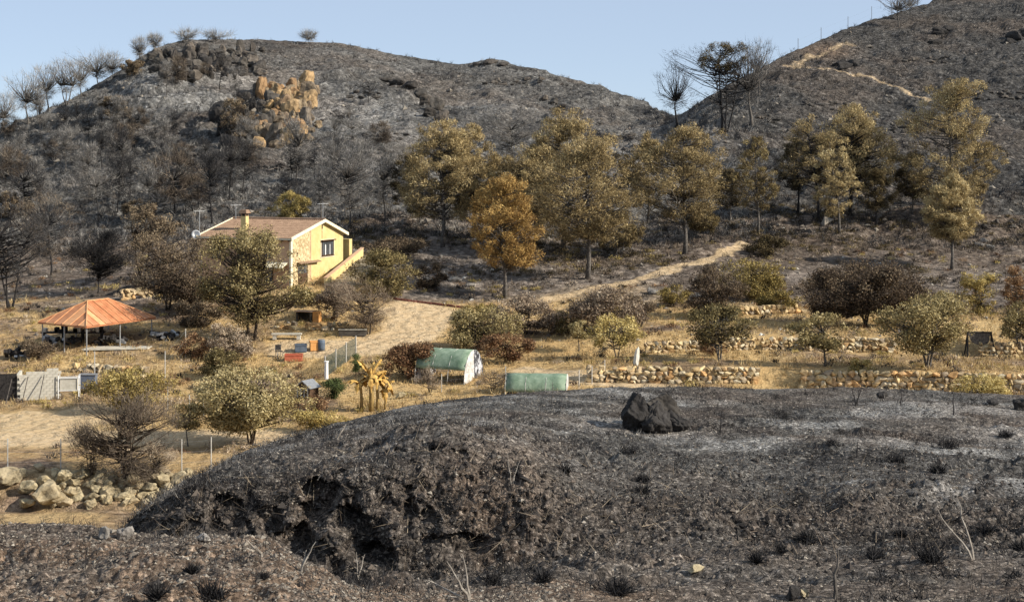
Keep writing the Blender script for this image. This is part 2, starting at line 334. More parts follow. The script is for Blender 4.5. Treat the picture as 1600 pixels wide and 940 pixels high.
for (a, b2, wx, wy, dp) in ((222,828,22,14,.5),(352,800,28,26,.8),(420,812,18,24,.5),(500,785,42,34,1.2),(470,850,30,28,.9),(560,838,34,34,1.1),(636,808,14,30,.7),(588,872,26,22,.8),(718,852,36,18,.6),(668,820,16,18,.4),(690,712,30,12,.5),(640,716,24,14,.5),(800,690,16,8,.4),(950,820,16,14,.4)):
    q_ = ((PXG - a) / wx + fbm(X, Z * 2, .5, 3, 91) * .9) ** 2 + ((ROW0 - b2) / wy + fbm(X, Z * 2, .5, 3, 92) * .9) ** 2
    YS = YS + dp * .6 * ss(1.7, .3, q_) * nearw * ss(4.5, 4.1, FK[None, :]) * ss(2.7, 3.0, FK[None, :])
Y = Y + YS; X = (px_cols[:, None] - 800) / FP * Y
# terrace banks in front of the fine plots: keep fairly crisp
def col_interp(arr_row_fn, px):
    i = int(np.clip(np.searchsorted(px_cols, px) - 1, 0, NC - 2)); t = (px - px_cols[i]) / (px_cols[i+1] - px_cols[i])
    return i, t
def gz(x, y):
    px = 800 + FP * x / max(y, .5); i, t = col_interp(None, px); t = min(max(t, 0), 1)
    return float(np.interp(y, D[i], Z[i]) * (1 - t) + np.interp(y, D[i+1], Z[i+1]) * t)
def hit(px, py, dmin=1, dmax=900):
    """the ground point that the photograph shows at (px, py), searched between two distances"""
    i, t = col_interp(None, px)
    d = D[i] * (1 - t) + D[i+1] * t; z = Z[i] * (1 - t) + Z[i+1] * t
    r = HZ - FP * z / d
    ok = np.where((d >= dmin) & (d <= dmax))[0]
    k = ok[np.argmax(r[ok] <= py)] if np.any(r[ok] <= py) else ok[np.argmin(r[ok])]
    k = max(k, 1)
    a, b2 = r[k-1], r[k]; u = 0 if a == b2 else min(max((a - py) / (a - b2), 0), 1)
    dd = d[k-1] + (d[k] - d[k-1]) * u
    return Vector(((px - 800) / FP * dd, dd, z[k-1] + (z[k] - z[k-1]) * u))

# surface masks -------------------------------------------------------------
ROW = HZ - FP * Z / D
def polymask(pts, width, jitter=.3, dr=(1, 900)):
    P = [hit(a, b2, *dr) for a, b2 in pts]; best = np.full(X.shape, 1e9)
    for p, q in zip(P[:-1], P[1:]):
        vx, vy = q.x - p.x, q.y - p.y; l2 = vx * vx + vy * vy + 1e-9
        t = np.clip(((X - p.x) * vx + (Y - p.y) * vy) / l2, 0, 1)
        best = np.minimum(best, np.hypot(X - p.x - t * vx, Y - p.y - t * vy))
    best = best + fbm(X, Y, 1.5, 3, 61) * jitter
    return ss(width, width * .6, best)
straw = ss(86, 92, Y) * ss(146, 137, Y + fbm(X, Y, 12, 3, 41) * 12)
straw *= ss(-.6, -.08, fbm(X, Y, 7, 4, 42) + .02)
straw = np.where((Y > 60) & (Y < 88), ss(-.5, .3, fbm(X, Y, 4, 3, 43)) * .75, straw)
straw *= (1 - .95 * ss(128, 118, PXG * 0 + 128) * 0)
lb = ss(330, 180, PXG) * ss(98, 104, Y)            # left yard: sooty, only some straw
straw *= 1 - lb * .55 * ss(-.2, .2, fbm(X, Y, 5, 3, 44))
rt = ss(1180, 1260, PXG) * np.exp(-((Y - 112) / 5) ** 2); straw *= 1 - .6 * rt
road = polymask([(-60,688),(120,684),(250,684),(420,684),(520,682)], 3.0, .35, (86, 100))
road = np.maximum(road, polymask([(-60,664),(30,660),(100,656),(150,650)], 4.6, 2.2, (88, 106)) * .85)
drive = np.maximum(polymask([(655,482),(650,500),(640,520),(600,540),(540,545),(470,545)], 3.4, .8, (110, 160)), polymask([(820,577),(900,592),(960,601),(1040,606)], 1.3, .4, (95, 125)))
drive = np.maximum(drive, polymask([(620,488),(660,486),(700,492)], 2.6, .8, (115, 160)))
track = polymask([(820,478),(870,464),(950,447),(1020,430),(1080,412),(1110,404),(1135,392),(1158,383)], 1.05, .7, (130, 185)) * .85
foot = polymask([(1228,102),(1262,106),(1310,112),(1345,118),(1380,130),(1420,145),(1450,155)], 1.0, .6, (200, 420))
foot = np.maximum(foot, .8 * polymask([(1243,101),(1262,90),(1290,84),(1320,68),(1332,72)], 1.2, .8, (200, 420)))
foot *= ss(-.8, -.1, fbm(X, Y, 8, 3, 62) + .25)
pathm = np.maximum.reduce([road, drive, track, foot * .55])
ash = ss(-.2, .45, fbm(X, Y, 30, 5, 51)) * .72 + ss(.05, .5, fbm(X, Y, 3.0, 4, 52)) * .2
ash = np.where(Y < 60, ss(-.02, .34, fbm(X, Y * 1.5, 2.8, 5, 53)) * 1.0 * ss(28, 31, Y + fbm(X, Y, 2, 3, 54)), ash)
for (a, b2, wx, wy, s) in ((680,460,70,14,1.0),(600,465,40,10,.7),(1240,430,60,14,.9),(720,395,90,10,.6),(880,455,80,8,.7),(1180,330,60,12,.6),(1230,275,50,40,.5),(650,370,90,8,.7),
                          (1330,95,60,22,.7),(1540,85,50,16,.7),(1130,300,60,60,.4),(1230,240,40,40,.5),(1000,250,60,30,.3)):
    ash = np.maximum(ash, s * np.exp(-((PXG - a) / wx) ** 2 - ((ROW - b2) / wy) ** 2) * (Y > 120) * (.6 + .6 * fbm(X, Y, 3, 3, 55)))
ash *= 1 - .8 * ss(1060, 1200, PXG) * (Y > 190)
for (a, b2, wx, wy) in ((690,458,80,14),(640,466,50,10),(600,560,1,1)): straw *= 1 - .95 * np.exp(-((PXG - a) / wx) ** 4 - ((ROW - b2) / wy) ** 4)
straw *= 1 - .6 * ss(.2, .4, fbm(X, Y, 5.5, 4, 45)) * (Y > 100)
soil = np.where(Y < 60, np.clip(ss(-.2, .5, fbm(X, Y, 4, 4, 71)) * .45 + .75 * ss(26, 22, Y) * (.35 + .65 * ss(680, 520, PXG)) + bank * .4 + .45 * ss(.3, .9, np.exp(-((PXG - 780) / 110) ** 2 - ((Y - 28) / 3.5) ** 2)), 0, .95), .02 + .16 * ss(.0, .45, fbm(X, Y, 20, 4, 72)))
soil = np.where((Y >= 60) & (Y < 190), .45, soil)
soil = np.where((Y >= 60) & (Y < 142), .9 - .5 * ss(136, 142, Y), soil)
soil = np.maximum(soil, .7 * np.exp(-((PXG - 1290) / 45) ** 2 - ((ROW - 80) / 14) ** 2) * (Y > 200))
char_shade = .65 * ss(1060, 1180, PXG) * ss(185, 200, Y)
char_shade = np.maximum(char_shade, .8 * ss(.08, .4, fbm(X, Y, 16, 4, 73)) * ss(135, 150, Y))
char_shade = np.maximum(char_shade, np.where(Y < 60, .95 * ss(.0, .26, fbm(X, Y * 1.5, 1.5, 5, 74)) * (FK[None, :] > 3), 0))
char_shade = np.maximum(char_shade, .62 * bank * ss(-.5, .1, fbm(X, Y, .9, 3, 76)))
char_shade = np.maximum(char_shade, .9 * (Y < 60) * np.exp(-((FK[None, :] - 3.0) / .35) ** 2) * ss(150, 230, PXG) * ss(680, 600, PXG))  # foot of the gully darkened: its shade is painted in with the char
char_shade = np.maximum(char_shade, .9 * (Y < 60) * (FK[None, :] > 2.3) * (FK[None, :] < 3.3) * ss(330, 400, PXG) * ss(700, 600, PXG))  # gully floor likewise, shade put into the ground colour
char_shade = np.maximum(char_shade, np.where((Y > 98) & (Y < 150), .6 * ss(.22, .45, fbm(X, Y * 1.6, 7, 4, 75)) * (pathm < .1), 0))
char_shade = char_shade * (1 - np.clip(ash * 1.2 - .25, 0, 1) * .7) * (1 - .0)
straw *= 1 - .85 * char_shade
soil = np.where((Y < 60) & (FK[None, :] > 2.4), soil * .5, soil)
nm_ = (Y < 24) * (FK[None, :] < 2.35) * ss(640, 500, PXG); soil = soil * (1 - nm_) + nm_ * (.42 + .4 * ss(-.3, .4, fbm(X, Y, 1.1, 4, 78))); char_shade = np.maximum(char_shade * (1 - nm_), nm_ * .55 * ss(.05, .4, fbm(X, Y, .8, 4, 79))); ash = ash * (1 - nm_)
ATT = {'char': char_shade, 'straw': straw, 'path': pathm, 'ash': np.clip(ash, 0, 1), 'soil': np.clip(soil, 0, 1)}

# split the one sheet into the pieces of the setting
ii, jj = np.meshgrid(np.arange(NC - 1), np.arange(NR - 1), indexing='ij')
quad = np.stack([ii * NR + jj, (ii + 1) * NR + jj, (ii + 1) * NR + jj + 1, ii * NR + jj + 1], -1).reshape(-1, 4)
fk = FK[jj].ravel(); fpx = px_cols[ii].ravel()
pm = lambda m_: m_[:-1, :-1].ravel() > .5
own = np.where(fk < 6, 0, np.where(fk < 17, 1, np.where(fpx < 1062, 2, 3)))
own[pm(road)] = 4; own[pm(drive)] = 5; own[pm(track)] = 6; own[pm(foot)] = 7
VV = np.stack([X, Y, Z], -1).reshape(-1, 3)
# smooth normals over the whole sheet so that the pieces meet without a seam
gx = np.stack(np.gradient(X, axis=0), 0) if False else None
dXi, dXj = np.gradient(X); dYi, dYj = np.gradient(Y); dZi, dZj = np.gradient(Z)
NN = np.stack([dYi * dZj - dZi * dYj, dZi * dXj - dXi * dZj, dXi * dYj - dYi * dXj], -1).reshape(-1, 3)
NN /= np.linalg.norm(NN, axis=1)[:, None] + 1e-12
for k, (nm, mt, lab) in enumerate((('burnt_ground','ground_near','burnt stony foreground mound with a crumbling bank'), ('valley_floor','ground_far','straw coloured valley floor with terraces'),
        ('hill','ground_far','burnt grey hill behind the yellow house'), ('hill','ground_far','burnt dark hillside on the right with a footpath'), ('dirt_road','ground_far','pale dirt road crossing below the orchard'),
        ('driveway','ground_far','pale dirt driveway beside the house'), ('dirt_track','ground_far','dirt track climbing through the scorched pines'), ('footpath','ground_far','thin footpath across the right hillside'))):
    f = quad[own == k]
    if not len(f): continue
    u, inv = np.unique(f.ravel(), return_inverse=True)
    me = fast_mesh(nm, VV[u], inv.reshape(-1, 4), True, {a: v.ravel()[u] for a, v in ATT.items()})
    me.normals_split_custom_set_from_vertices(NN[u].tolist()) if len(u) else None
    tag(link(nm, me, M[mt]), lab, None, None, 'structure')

# ------------------------------------------------------------------ rocks
def rock_mesh(name, seed, sub=2, rough=.28, flat=.8):
    bm = bmesh.new(); bmesh.ops.create_icosphere(bm, subdivisions=sub, radius=.5)
    r = random.Random(seed); cuts = [(Vector((r.gauss(0,1), r.gauss(0,1), r.gauss(0,1))).normalized(), r.uniform(.24, .42)) for _ in range(12)]
    off = r.uniform(0, 99)
    for v in bm.verts:
        p = v.co.copy()
        for n_, d_ in cuts:
            e = p.dot(n_) - d_
            if e > 0: p -= n_ * e * .85
        o_ = Vector((off, off * .7, off * 1.3))
        nz = mnoise.noise(p * 2.6 + o_) * .55 + mnoise.noise(p * 6 + o_) * .30 + mnoise.noise(p * 13 + o_) * .20
        cr = abs(mnoise.noise(Vector((p.x * 4, p.y * 4, p.z * 1.6)) + o_)); nz -= .55 * max(0, .10 - cr) * 4
        p *= 1 + nz * rough * 1.5
        p.z *= flat; v.co = p
    me = bpy.data.meshes.new(name); bm.to_mesh(me); bm.free(); return me
def stone_block(name, seed):
    bm = bmesh.new(); r = random.Random(seed)
    for _ in range(17):
        p = Vector((r.uniform(-1,1), r.uniform(-1,1), r.uniform(-1,1)))
        m_ = max(abs(p.x), abs(p.y), abs(p.z)); p = p / m_ * .5 * r.uniform(.86, 1)
        if r.random() < .5: p = p.normalized() * .54
        bm.verts.new(p)
    bmesh.ops.convex_hull(bm, input=bm.verts); bmesh.ops.delete(bm, geom=[v for v in bm.verts if not v.link_faces], context='VERTS')
    bmesh.ops.triangulate(bm, faces=bm.faces)
    me = bpy.data.meshes.new(name); bm.to_mesh(me); bm.free(); return me
def instmat(name, cols, scale=4, bump=.5, rough=.9):
    """stone colour: one of several tones per object plus grain and stains"""
    m, n, b = newmat(name); N = n.nodes; Lk = n.links
    oi = N.new("ShaderNodeObjectInfo"); r = N.new("ShaderNodeValToRGB"); cr = r.color_ramp
    while len(cr.elements) < len(cols): cr.elements.new(.5)
    for i, (e, c) in enumerate(zip(cr.elements, cols)): e.position = i / max(1, len(cols) - 1); e.color = L3(c)
    Lk.new(oi.outputs["Random"], r.inputs[0])
    g = N.new("ShaderNodeNewGeometry"); no = N.new("ShaderNodeTexNoise"); no.inputs["Scale"].default_value = scale; no.inputs["Detail"].default_value = 6; no.inputs["Roughness"].default_value = .7
    Lk.new(g.outputs["Position"], no.inputs["Vector"])
    r2 = N.new("ShaderNodeValToRGB"); r2.color_ramp.elements[0].position = .33; r2.color_ramp.elements[0].color = (.35,.33,.3,1); r2.color_ramp.elements[1].position = .6; r2.color_ramp.elements[1].color = (1.1,1.1,1.1,1)
    Lk.new(no.outputs[0], r2.inputs[0])
    mx = N.new("ShaderNodeMix"); mx.data_type = 'RGBA'; mx.blend_type = 'MULTIPLY'; mx.inputs[0].default_value = 1
    Lk.new(r.outputs[0], mx.inputs[6]); Lk.new(r2.outputs[0], mx.inputs[7]); Lk.new(mx.outputs[2], b.inputs["Base Color"])
    b.inputs["Roughness"].default_value = rough
    bp = N.new("ShaderNodeBump"); bp.inputs["Strength"].default_value = bump; bp.inputs["Distance"].default_value = .08
    Lk.new(no.outputs[0], bp.inputs["Height"]); Lk.new(bp.outputs[0], b.inputs["Normal"])
    return m
M['wallstone'] = instmat('dry_stone', [(.58,.47,.29),(.60,.46,.25),(.48,.36,.21),(.56,.33,.14),(.62,.54,.38),(.38,.30,.20),(.58,.42,.21),(.30,.24,.17)], 3)
M['lime'] = instmat('limestone', [(.42,.35,.22),(.50,.42,.26),(.34,.28,.18),(.46,.37,.22),(.29,.23,.155)], 1.6, 1.0)
M['ochre'] = instmat('ochre_rock', [(.36,.215,.10),(.27,.17,.09),(.15,.12,.09),(.28,.21,.13),(.40,.26,.125),(.17,.14,.11),(.33,.24,.13)], .9, 1.0)
M['darkrock'] = instmat('sooty_rock', [(.06,.053,.046),(.10,.088,.074),(.04,.036,.033),(.15,.125,.10)], .8, 1.0)
M['blackrock'] = instmat('charred_rock', [(.032,.029,.027),(.052,.047,.043),(.04,.036,.033)], 5, 1.0)
M['greyrock'] = instmat('ashy_rock', [(.28,.26,.23),(.20,.18,.16),(.35,.32,.28)], 2, .8)
STONES = [stone_block('stone', 100 + i) for i in range(9)]
ROCKS = [rock_mesh('rock', 200 + i, 3) for i in range(5)]
def shared(lst, mat):      # copies of the shared stone shapes in another material
    out = []
    for m_ in lst:
        c = m_.copy(); c.materials.append(mat); out.append(c)
    return out
ST_WALL = shared(STONES, M['wallstone']); ST_LIME = shared(ROCKS, M['lime']); ST_BLOCK = shared(STONES, M['lime'])
BIG = [rock_mesh('rock', 300 + k, 5, .27, .9) for k in range(3)]
RK_OCH = shared(ROCKS, M['ochre']); RK_DARK = shared(ROCKS, M['darkrock']); RK_BLACK = shared(ROCKS, M['blackrock']); RK_GREY = shared(ROCKS, M['greyrock'])

def stone_wall(label, pts, rows, sw, group, hgt=None, meshes=ST_WALL, skip=0.0, dr=(95, 200), name='stone_wall'):
    """pts: photographed base points of the wall; stones are separate children"""
    P = [hit(a, b2, *dr) for a, b2 in pts]; rr = random.Random(label)
    t = thing(name, label, 'stone wall', P[0], 0, group)
    seg = [(P[i], P[i+1], (P[i+1] - P[i]).length) for i in range(len(P)-1)]; tot = sum(s[2] for s in seg)
    sh = (hgt or rows * .34) / rows
    for k in range(rows):
        s = rr.uniform(0, .3)
        while s < tot:
            wd = sw * rr.uniform(.55, 1.5); hh = sh * rr.uniform(.85, 1.25)
            if k == rows - 1 and rr.random() < .10 + skip: s += wd; continue
            if rr.random() < skip: s += wd; continue
            q = s + wd / 2; a = 0
            for p0, p1, ln in seg:
                if q <= a + ln: break
                a += ln
            u = min(max((q - a) / ln, 0), 1); c = p0.lerp(p1, u); dirv = (p1 - p0).normalized()
            o = link('stone', rr.choice(meshes), None, t)
            base = gz(c.x, c.y) - .1
            o.location = (c.x - P[0].x + rr.uniform(-.06,.06), c.y - P[0].y + k * .06 + rr.uniform(-.09,.09), base + sh * (k + .5) - P[0].z)
            o.rotation_euler = (rr.uniform(-.25,.25), rr.uniform(-.3,.3), math.atan2(dirv.y, dirv.x) + rr.uniform(-.25,.25) + (math.pi if rr.random() < .5 else 0))
            o.scale = (wd * 1.08, rr.uniform(.5,.75), hh * 1.22)
            s += wd * .86
    return t
TG = 'dry stone terrace walls'
stone_wall('long low dry stone wall below the white standing stone, just beyond the burnt foreground', [(912,594),(960,597),(1060,598),(1185,599)], 4, .46, TG, 1.2, dr=(100,112))
stone_wall('dry stone wall of large cream and orange stones at the right edge, with a yellow bush before it', [(1246,607),(1350,608),(1450,611),(1640,616)], 4, .6, TG, 1.4, dr=(98,110))
stone_wall('short golden stone wall behind the white standing stone', [(1003,552),(1060,550),(1115,549)], 3, .45, TG, .95, dr=(112,122))
stone_wall('low crumbling stone wall between the dark twisted tree and the small grey orchard tree', [(1125,548),(1190,546),(1262,546)], 4, .42, TG, 1.05, skip=.06, dr=(112,122))
stone_wall('stone wall behind the forked orchard tree on the right terrace', [(1262,548),(1340,549),(1400,552)], 4, .46, TG, 1.2, skip=.03, dr=(112,122))
stone_wall('stone wall behind the burnt trestle at the far right', [(1525,556),(1580,557),(1640,557)], 4, .46, TG, 1.2, skip=.03, dr=(112,122))
stone_wall('small upper stone wall below the yellow green bush near the track', [(1150,492),(1200,490),(1265,488)], 2, .5, TG, .9, skip=.1, dr=(125,150))
stone_wall('low stone edging along the sooty terrace near the pavilion', [(112,580),(160,583),(235,588)], 2, .5, TG, .75, dr=(105,125))
stone_wall('tumbled stone bank climbing behind the rusty pavilion', [(185,470),(215,466),(255,462)], 3, .6, TG, 1.1, skip=.15, dr=(125,160))
stone_wall('low stone kerb in front of the tall garden tree', [(425,512),(480,516),(540,514)], 2, .6, TG, .7, skip=.15, dr=(120,140))
# limestone boulders on the left
t = thing('boulder_wall', 'retaining bank of big pale limestone boulders at the left edge', 'boulder wall', hit(0, 795, 70, 90))
rr = random.Random(8); P0 = t.location
for (a, b2, s) in ((12,748,1.9),(45,760,1.3),(62,725,.9),(-18,770,1.6),(75,780,2.3),(40,795,1.2),(98,745,1.4),(112,765,1.1),(72,752,1.3),(30,735,1.0),(254,750,1.3),(280,745,1.2),(212,748,1.4),(235,757,1.0),(268,762,1.0)):
    q = hit(a, min(b2 + 12, 796), 72, 86); q = Vector(((a - 800)/FP * q.y, q.y, q.z)); 
    o = link('boulder', rr.choice(ST_LIME), None, t); o.location = q - P0 + Vector((0, 0, s * .28)); s *= .8; o.scale = (s * 1.15, s, s * 1.05); o.rotation_euler = (rr.uniform(-.4,.4), rr.uniform(-.4,.4), rr.uniform(0, 6))
for k in range(150):
    a = rr.uniform(84, 300); b2 = rr.uniform(738, 790); q = hit(a, b2, 72, 86); s = rr.uniform(.3, .85)
    o = link('boulder', rr.choice(ST_LIME), None, t); o.location = q - P0 + Vector((0, 0, s * .15)); o.scale = (s * 1.2, s, s); o.rotation_euler = (rr.uniform(-.6,.6), rr.uniform(-.6,.6), rr.uniform(0, 6))
# outcrops of several rocks
def outcrop(label, rocks, meshes, dr=(150, 500), cat='rock outcrop', name='rock_outcrop', sink=.3, vs=1.6):
    P = hit(rocks[0][0], rocks[0][1], *dr); t = thing(name, label, cat, P); rr = random.Random(label)
    for (a, b2, wpx, hpx) in rocks:
        q = hit(a, b2, *dr); s = q.y / FP
        o = link('rock', rr.choice(meshes), None, t); ww, hh = wpx * s, hpx * s
        o.location = q - P + Vector((0, (ww + hh) * .12, hh * (.5 - sink))); o.scale = (ww * 1.15, (ww + hh) * .5, hh * vs); o.rotation_euler = (rr.uniform(-.15,.15), rr.uniform(-.15,.15), rr.choice((0, math.pi)) + rr.uniform(-.5, .5))
    return t
rr = random.Random(3)
bl = []
for k in range(75):
    u = rr.random(); b2 = 140 + 92 * rr.random(); cx = 452 + (b2 - 140) * -.15; a = cx + rr.uniform(-46, 42) * (.75 + .3 * rr.random())
    if a > 478 and b2 > 195: continue
    bl.append((a, b2, rr.uniform(13, 22), rr.uniform(16, 30)))
outcrop('ochre rock bluff on the left hillside above the house', [(a_, b_, w_ * 1.5, h_ * 1.5) for (a_, b_, w_, h_) in bl[:18]] + bl[18:] + [(rr.uniform(405, 500), rr.uniform(135, 232), rr.uniform(12, 20), rr.uniform(14, 26)) for _ in range(20)], RK_OCH, vs=1.55)
rr2 = random.Random(6); outcrop('grey crag joining the left side of the ochre bluff', [(rr2.uniform(375, 425), rr2.uniform(140, 225), rr2.uniform(14, 26), rr2.uniform(16, 32)) for _ in range(20)], RK_GREY[:0] or RK_DARK, vs=1.5)
outcrop('dark crag at the top left shoulder of the hill', [(rr.uniform(240, 320), rr.uniform(82, 128), rr.uniform(12, 24), rr.uniform(12, 30)) for _ in range(44)], RK_DARK)
outcrop('dark crag beside the grey brown tree just under the left hill top', [(rr.uniform(325, 410), rr.uniform(80, 122), rr.uniform(10, 22), rr.uniform(10, 24)) for _ in range(36)], RK_DARK)
outcrop('shadowy dark rock cleft at the left foot of the ochre bluff', [(rr.uniform(332, 372), rr.uniform(180, 240), rr.uniform(16, 26), rr.uniform(22, 36)) for _ in range(14)], RK_BLACK)  # black rocks stand in for the shadow inside the cleft
outcrop('brown crag on the slope above the left pair of pines', [(640,140,26,18),(655,152,22,22),(668,165,24,24),(682,172,26,26),(690,188,20,24),(600,128,24,12),(622,132,26,14),(672,182,20,20)], RK_OCH[:0] or RK_DARK)
outcrop('small brown rocks high on the slope above the tallest middle pine', [(850,158,16,12),(865,164,16,14),(878,170,14,12)], RK_DARK)
outcrop('black rock hump beside the footpath on the right hillside', [(1320,108,30,14),(1335,104,26,14),(1312,104,20,12)], RK_BLACK)
outcrop('black rock heap high on the right hillside', [(1470,55,26,18),(1482,48,22,14),(1462,70,26,12)], RK_BLACK)
outcrop('black rocks at the upper right edge of the hillside', [(1588,62,26,20),(1600,58,24,18),(1578,68,16,12)], RK_BLACK)
outcrop('low rocky knob on the skyline of the left hill', [(745,103,18,9),(765,100,24,12),(785,103,18,9)], RK_DARK)
outcrop('ashy boulders under the second pine group from the left, by the ash patch', [(690,432,26,14),(712,440,22,12),(670,440,18,10),(735,448,16,9)], RK_GREY, (130,180))
outcrop('ashy boulders beside the track, left of the yellow green bush', [(1105,452,20,14),(1020,460,18,14),(1045,470,16,10),(1085,466,20,12)], RK_GREY, (130,180))
outcrop('ring of ashy rocks on the terrace right of the small golden pine', [(1530,385,16,10),(1548,390,14,12),(1538,378,12,8)], RK_GREY, (150,200))
rr = random.Random(71)
for (a, b2, w_, h_, n_, lab) in ((1215,188,60,10,12,'dark rock ledge on the right slope above the straggly pine'),(1300,165,70,14,16,'dark rock band across the slope above the broad golden pine'),(1400,205,50,10,10,'small dark ledge between the broad golden pine and the tall right pine'),
    (1560,150,60,12,14,'dark ledge near the right edge at footpath height'),(1545,232,60,10,14,'reddish dark rocks right of the tall right pine'),(1450,95,60,8,10,'thin rock ledge on the right hill below the black heap'),(1570,352,70,8,16,'row of dark terrace stones right of the small bright golden pine'),
    (560,150,50,8,9,'small rock ledge right of the ochre bluff'),(600,215,70,10,12,'rock ledge on the slope above the large grey burnt tree'),(520,185,40,10,8,'dark rocks just right of the ochre bluff foot'),(150,235,80,8,10,'dark ledge low on the left slope'),(275,245,70,8,10,'dark ledge across the slope left of the cleft'),
    (900,195,70,8,10,'faint ledge on the slope over the middle pines'),(965,215,50,8,8,'faint ledge left of the saddle'),(800,130,90,8,12,'rocky band below the knob on the left hill skyline'),(430,262,80,8,12,'grey ledge below the ochre bluff')):
    outcrop(lab, [(rr.uniform(a - w_ * .6, a + w_ * .6), rr.uniform(b2 - h_ * .6, b2 + h_ * .6), rr.uniform(6, 15), rr.uniform(4, 10)) for _ in range(n_)], RK_DARK, (150, 500), vs=1.2)
# foreground rocks
def rock(label, px, py, wpx, hpx, meshes, rz, k=0, dr=(15, 62), cat='boulder', tilt=0):
    q = hit(px, py, *dr); s = q.y / FP
    o = link('boulder', meshes[k % len(meshes)]); o.location = q + Vector((0, 0, hpx * s * .36)); o.scale = (wpx * s * 1.15, (wpx + hpx) * .55 * s, hpx * s * 1.45); o.rotation_euler = (tilt, 0, rz)
    return tag(o, label, cat)
q = hit(1018, 674, 15, 62); s = q.y / FP; bb = thing('boulder', 'big black charred boulder lying on the burnt mound', 'boulder', q)
for (dx, dy, dz, wx, wy, hz_, rz, tl, mt) in ((-26,0,26,60,60,84,.4,.1,0),(6,.1,14,80,60,70,1.1,.25,0),(36,.4,6,62,52,54,2.2,.35,1),(20,.8,26,84,60,66,.2,.3,1)):
    me_ = BIG[int(wx) % 3].copy(); me_.materials.append(M['darkrock' if mt else 'blackrock']); o = link('rock', me_, None, bb, Vector((dx*s, dy, dz*s)), (.1, tl, rz), (wx*s, wy*s, hz_*s))
rock('black boulder at the right edge of the burnt mound', 1600, 640, 34, 26, RK_BLACK, .1, 2)
rock('small round black rock at the crest below the terrace wall', 1378, 622, 16, 14, RK_BLACK, .6, 3)
rock('small charred rock next to the yellow bush at the crest', 1552, 632, 26, 12, RK_BLACK, .9, 4)
rock('black burnt stump stone at the bottom edge of the picture', 1240, 936, 24, 24, RK_BLACK, .2, 0)
rock('yellowish stone at the bottom right, touching the black stump stone', 1256, 932, 16, 14, shared(ROCKS[:2], M['lime']), .9, 1)
rock('yellowish stone lying in the near burnt ground right of centre', 1088, 893, 26, 13, shared(ROCKS[:2], M['lime']), .3, 0)
rock('pinkish smooth boulder at the left tip of the gravel bank', 196, 842, 26, 26, RK_GREY, .4, 2)
rock('grey boulder beside the pinkish one at the tip of the gravel bank', 164, 840, 20, 20, RK_GREY, 1.4, 0)
rock('grey flat stone on the edge of the gravel bank above the gully', 318, 846, 30, 16, RK_GREY, 2.4, 1)
# white standing stone on the terrace
q = hit(995, 574, 105, 112); bs = rock_mesh('standing_stone', 77, 3, .22, 1.0); bs.materials.append(pmat('white_stone', (.5,.46,.38), (.75,.72,.62), 4, .9, bump=.4))
o = link('standing_stone', bs, None, None, q + Vector((0, 0, .65)), (0, .1, .3), (.55, .55, 1.7)); tag(o, 'upright white stone standing alone above the middle terrace wall', 'stone')

# loose stones: too many to count, one object per area
def octa_cloud(pts, size, rng, flat=.65):
    n = len(pts); base = np.array([(1,0,0),(-1,0,0),(0,1,0),(0,-1,0),(0,0,1),(0,0,-1)], float)
    V = np.empty((n, 6, 3)); sx = rng.uniform(.55, 1.3, (n, 6, 1)) * size[:, None, None] * .5
    ang = rng.uniform(0, 6.28, n); c, s = np.cos(ang)[:, None], np.sin(ang)[:, None]; tl = rng.uniform(-.5, .5, n)[:, None]
    B = base[None] * sx; B[..., 2] *= flat
    x = B[..., 0] * c - B[..., 1] * s; y = B[..., 0] * s + B[..., 1] * c; z = B[..., 2] + x * tl
    V[..., 0] = x + pts[:, 0:1]; V[..., 1] = y + pts[:, 1:2]; V[..., 2] = z + pts[:, 2:3]
    f = np.array([(0,2,4),(2,1,4),(1,3,4),(3,0,4),(2,0,5),(1,2,5),(3,1,5),(0,3,5)])
    F = (np.arange(n)[:, None, None] * 6 + f[None]).reshape(-1, 3)
    return V.reshape(-1, 3), F, np.repeat(rng.random(n), 6)
def sample_rows(n, k0, k1, p0, p1, rng, accept=None):
    """random points of the ground sheet, spread evenly in azimuth and along its rows"""
    rows = np.where((FK >= k0) & (FK < k1))[0]; cols = np.where((px_cols >= p0) & (px_cols < p1))[0][:-1]
    i = rng.choice(cols, n); j = rng.choice(rows[:-1], n); u = rng.random(n); v = rng.random(n)
    def g(Am): return (Am[i, j] * (1-u) * (1-v) + Am[i+1, j] * u * (1-v) + Am[i, j+1] * (1-u) * v + Am[i+1, j+1] * u * v)
    P = np.stack([g(X), g(Y), g(Z)], -1)
    ok = np.ones(n, bool) if accept is None else accept(P, g)
    return P[ok]
SM = leafmat('loose_stone', [(0,(.05,.042,.036)), (.45,(.13,.11,.09)), (.75,(.26,.225,.18)), (.93,(.40,.36,.30)), (1,(.62,.58,.50))], 0, .95)
SMd = leafmat('dark_clod', [(0,(.018,.016,.015)), (.6,(.06,.052,.046)), (1,(.15,.12,.095))], 0, .95)
rg = np.random.default_rng(21)
P = sample_rows(42000, 1.6, 5.0, -30, 1630, rg); V, F, T = octa_cloud(P, np.clip(rg.lognormal(-3.3, .5, len(P)), .015, .14), rg); T = T * .9
tag(link('gravel', fast_mesh('gravel', V, F, False, {'tint': T}), SM), 'loose pale and brown stones scattered over the burnt foreground', 'gravel', None, 'stuff')
P = sample_rows(16000, 1.2, 2.4, -30, 900, rg); V, F, T = octa_cloud(P, np.clip(rg.lognormal(-3.3, .5, len(P)), .015, .12), rg); T = T * .8
tag(link('bank_gravel', fast_mesh('bank_gravel', V, F, False, {'tint': T}), SM), 'brown gravel of the near bank at the bottom left', 'gravel', None, 'stuff')
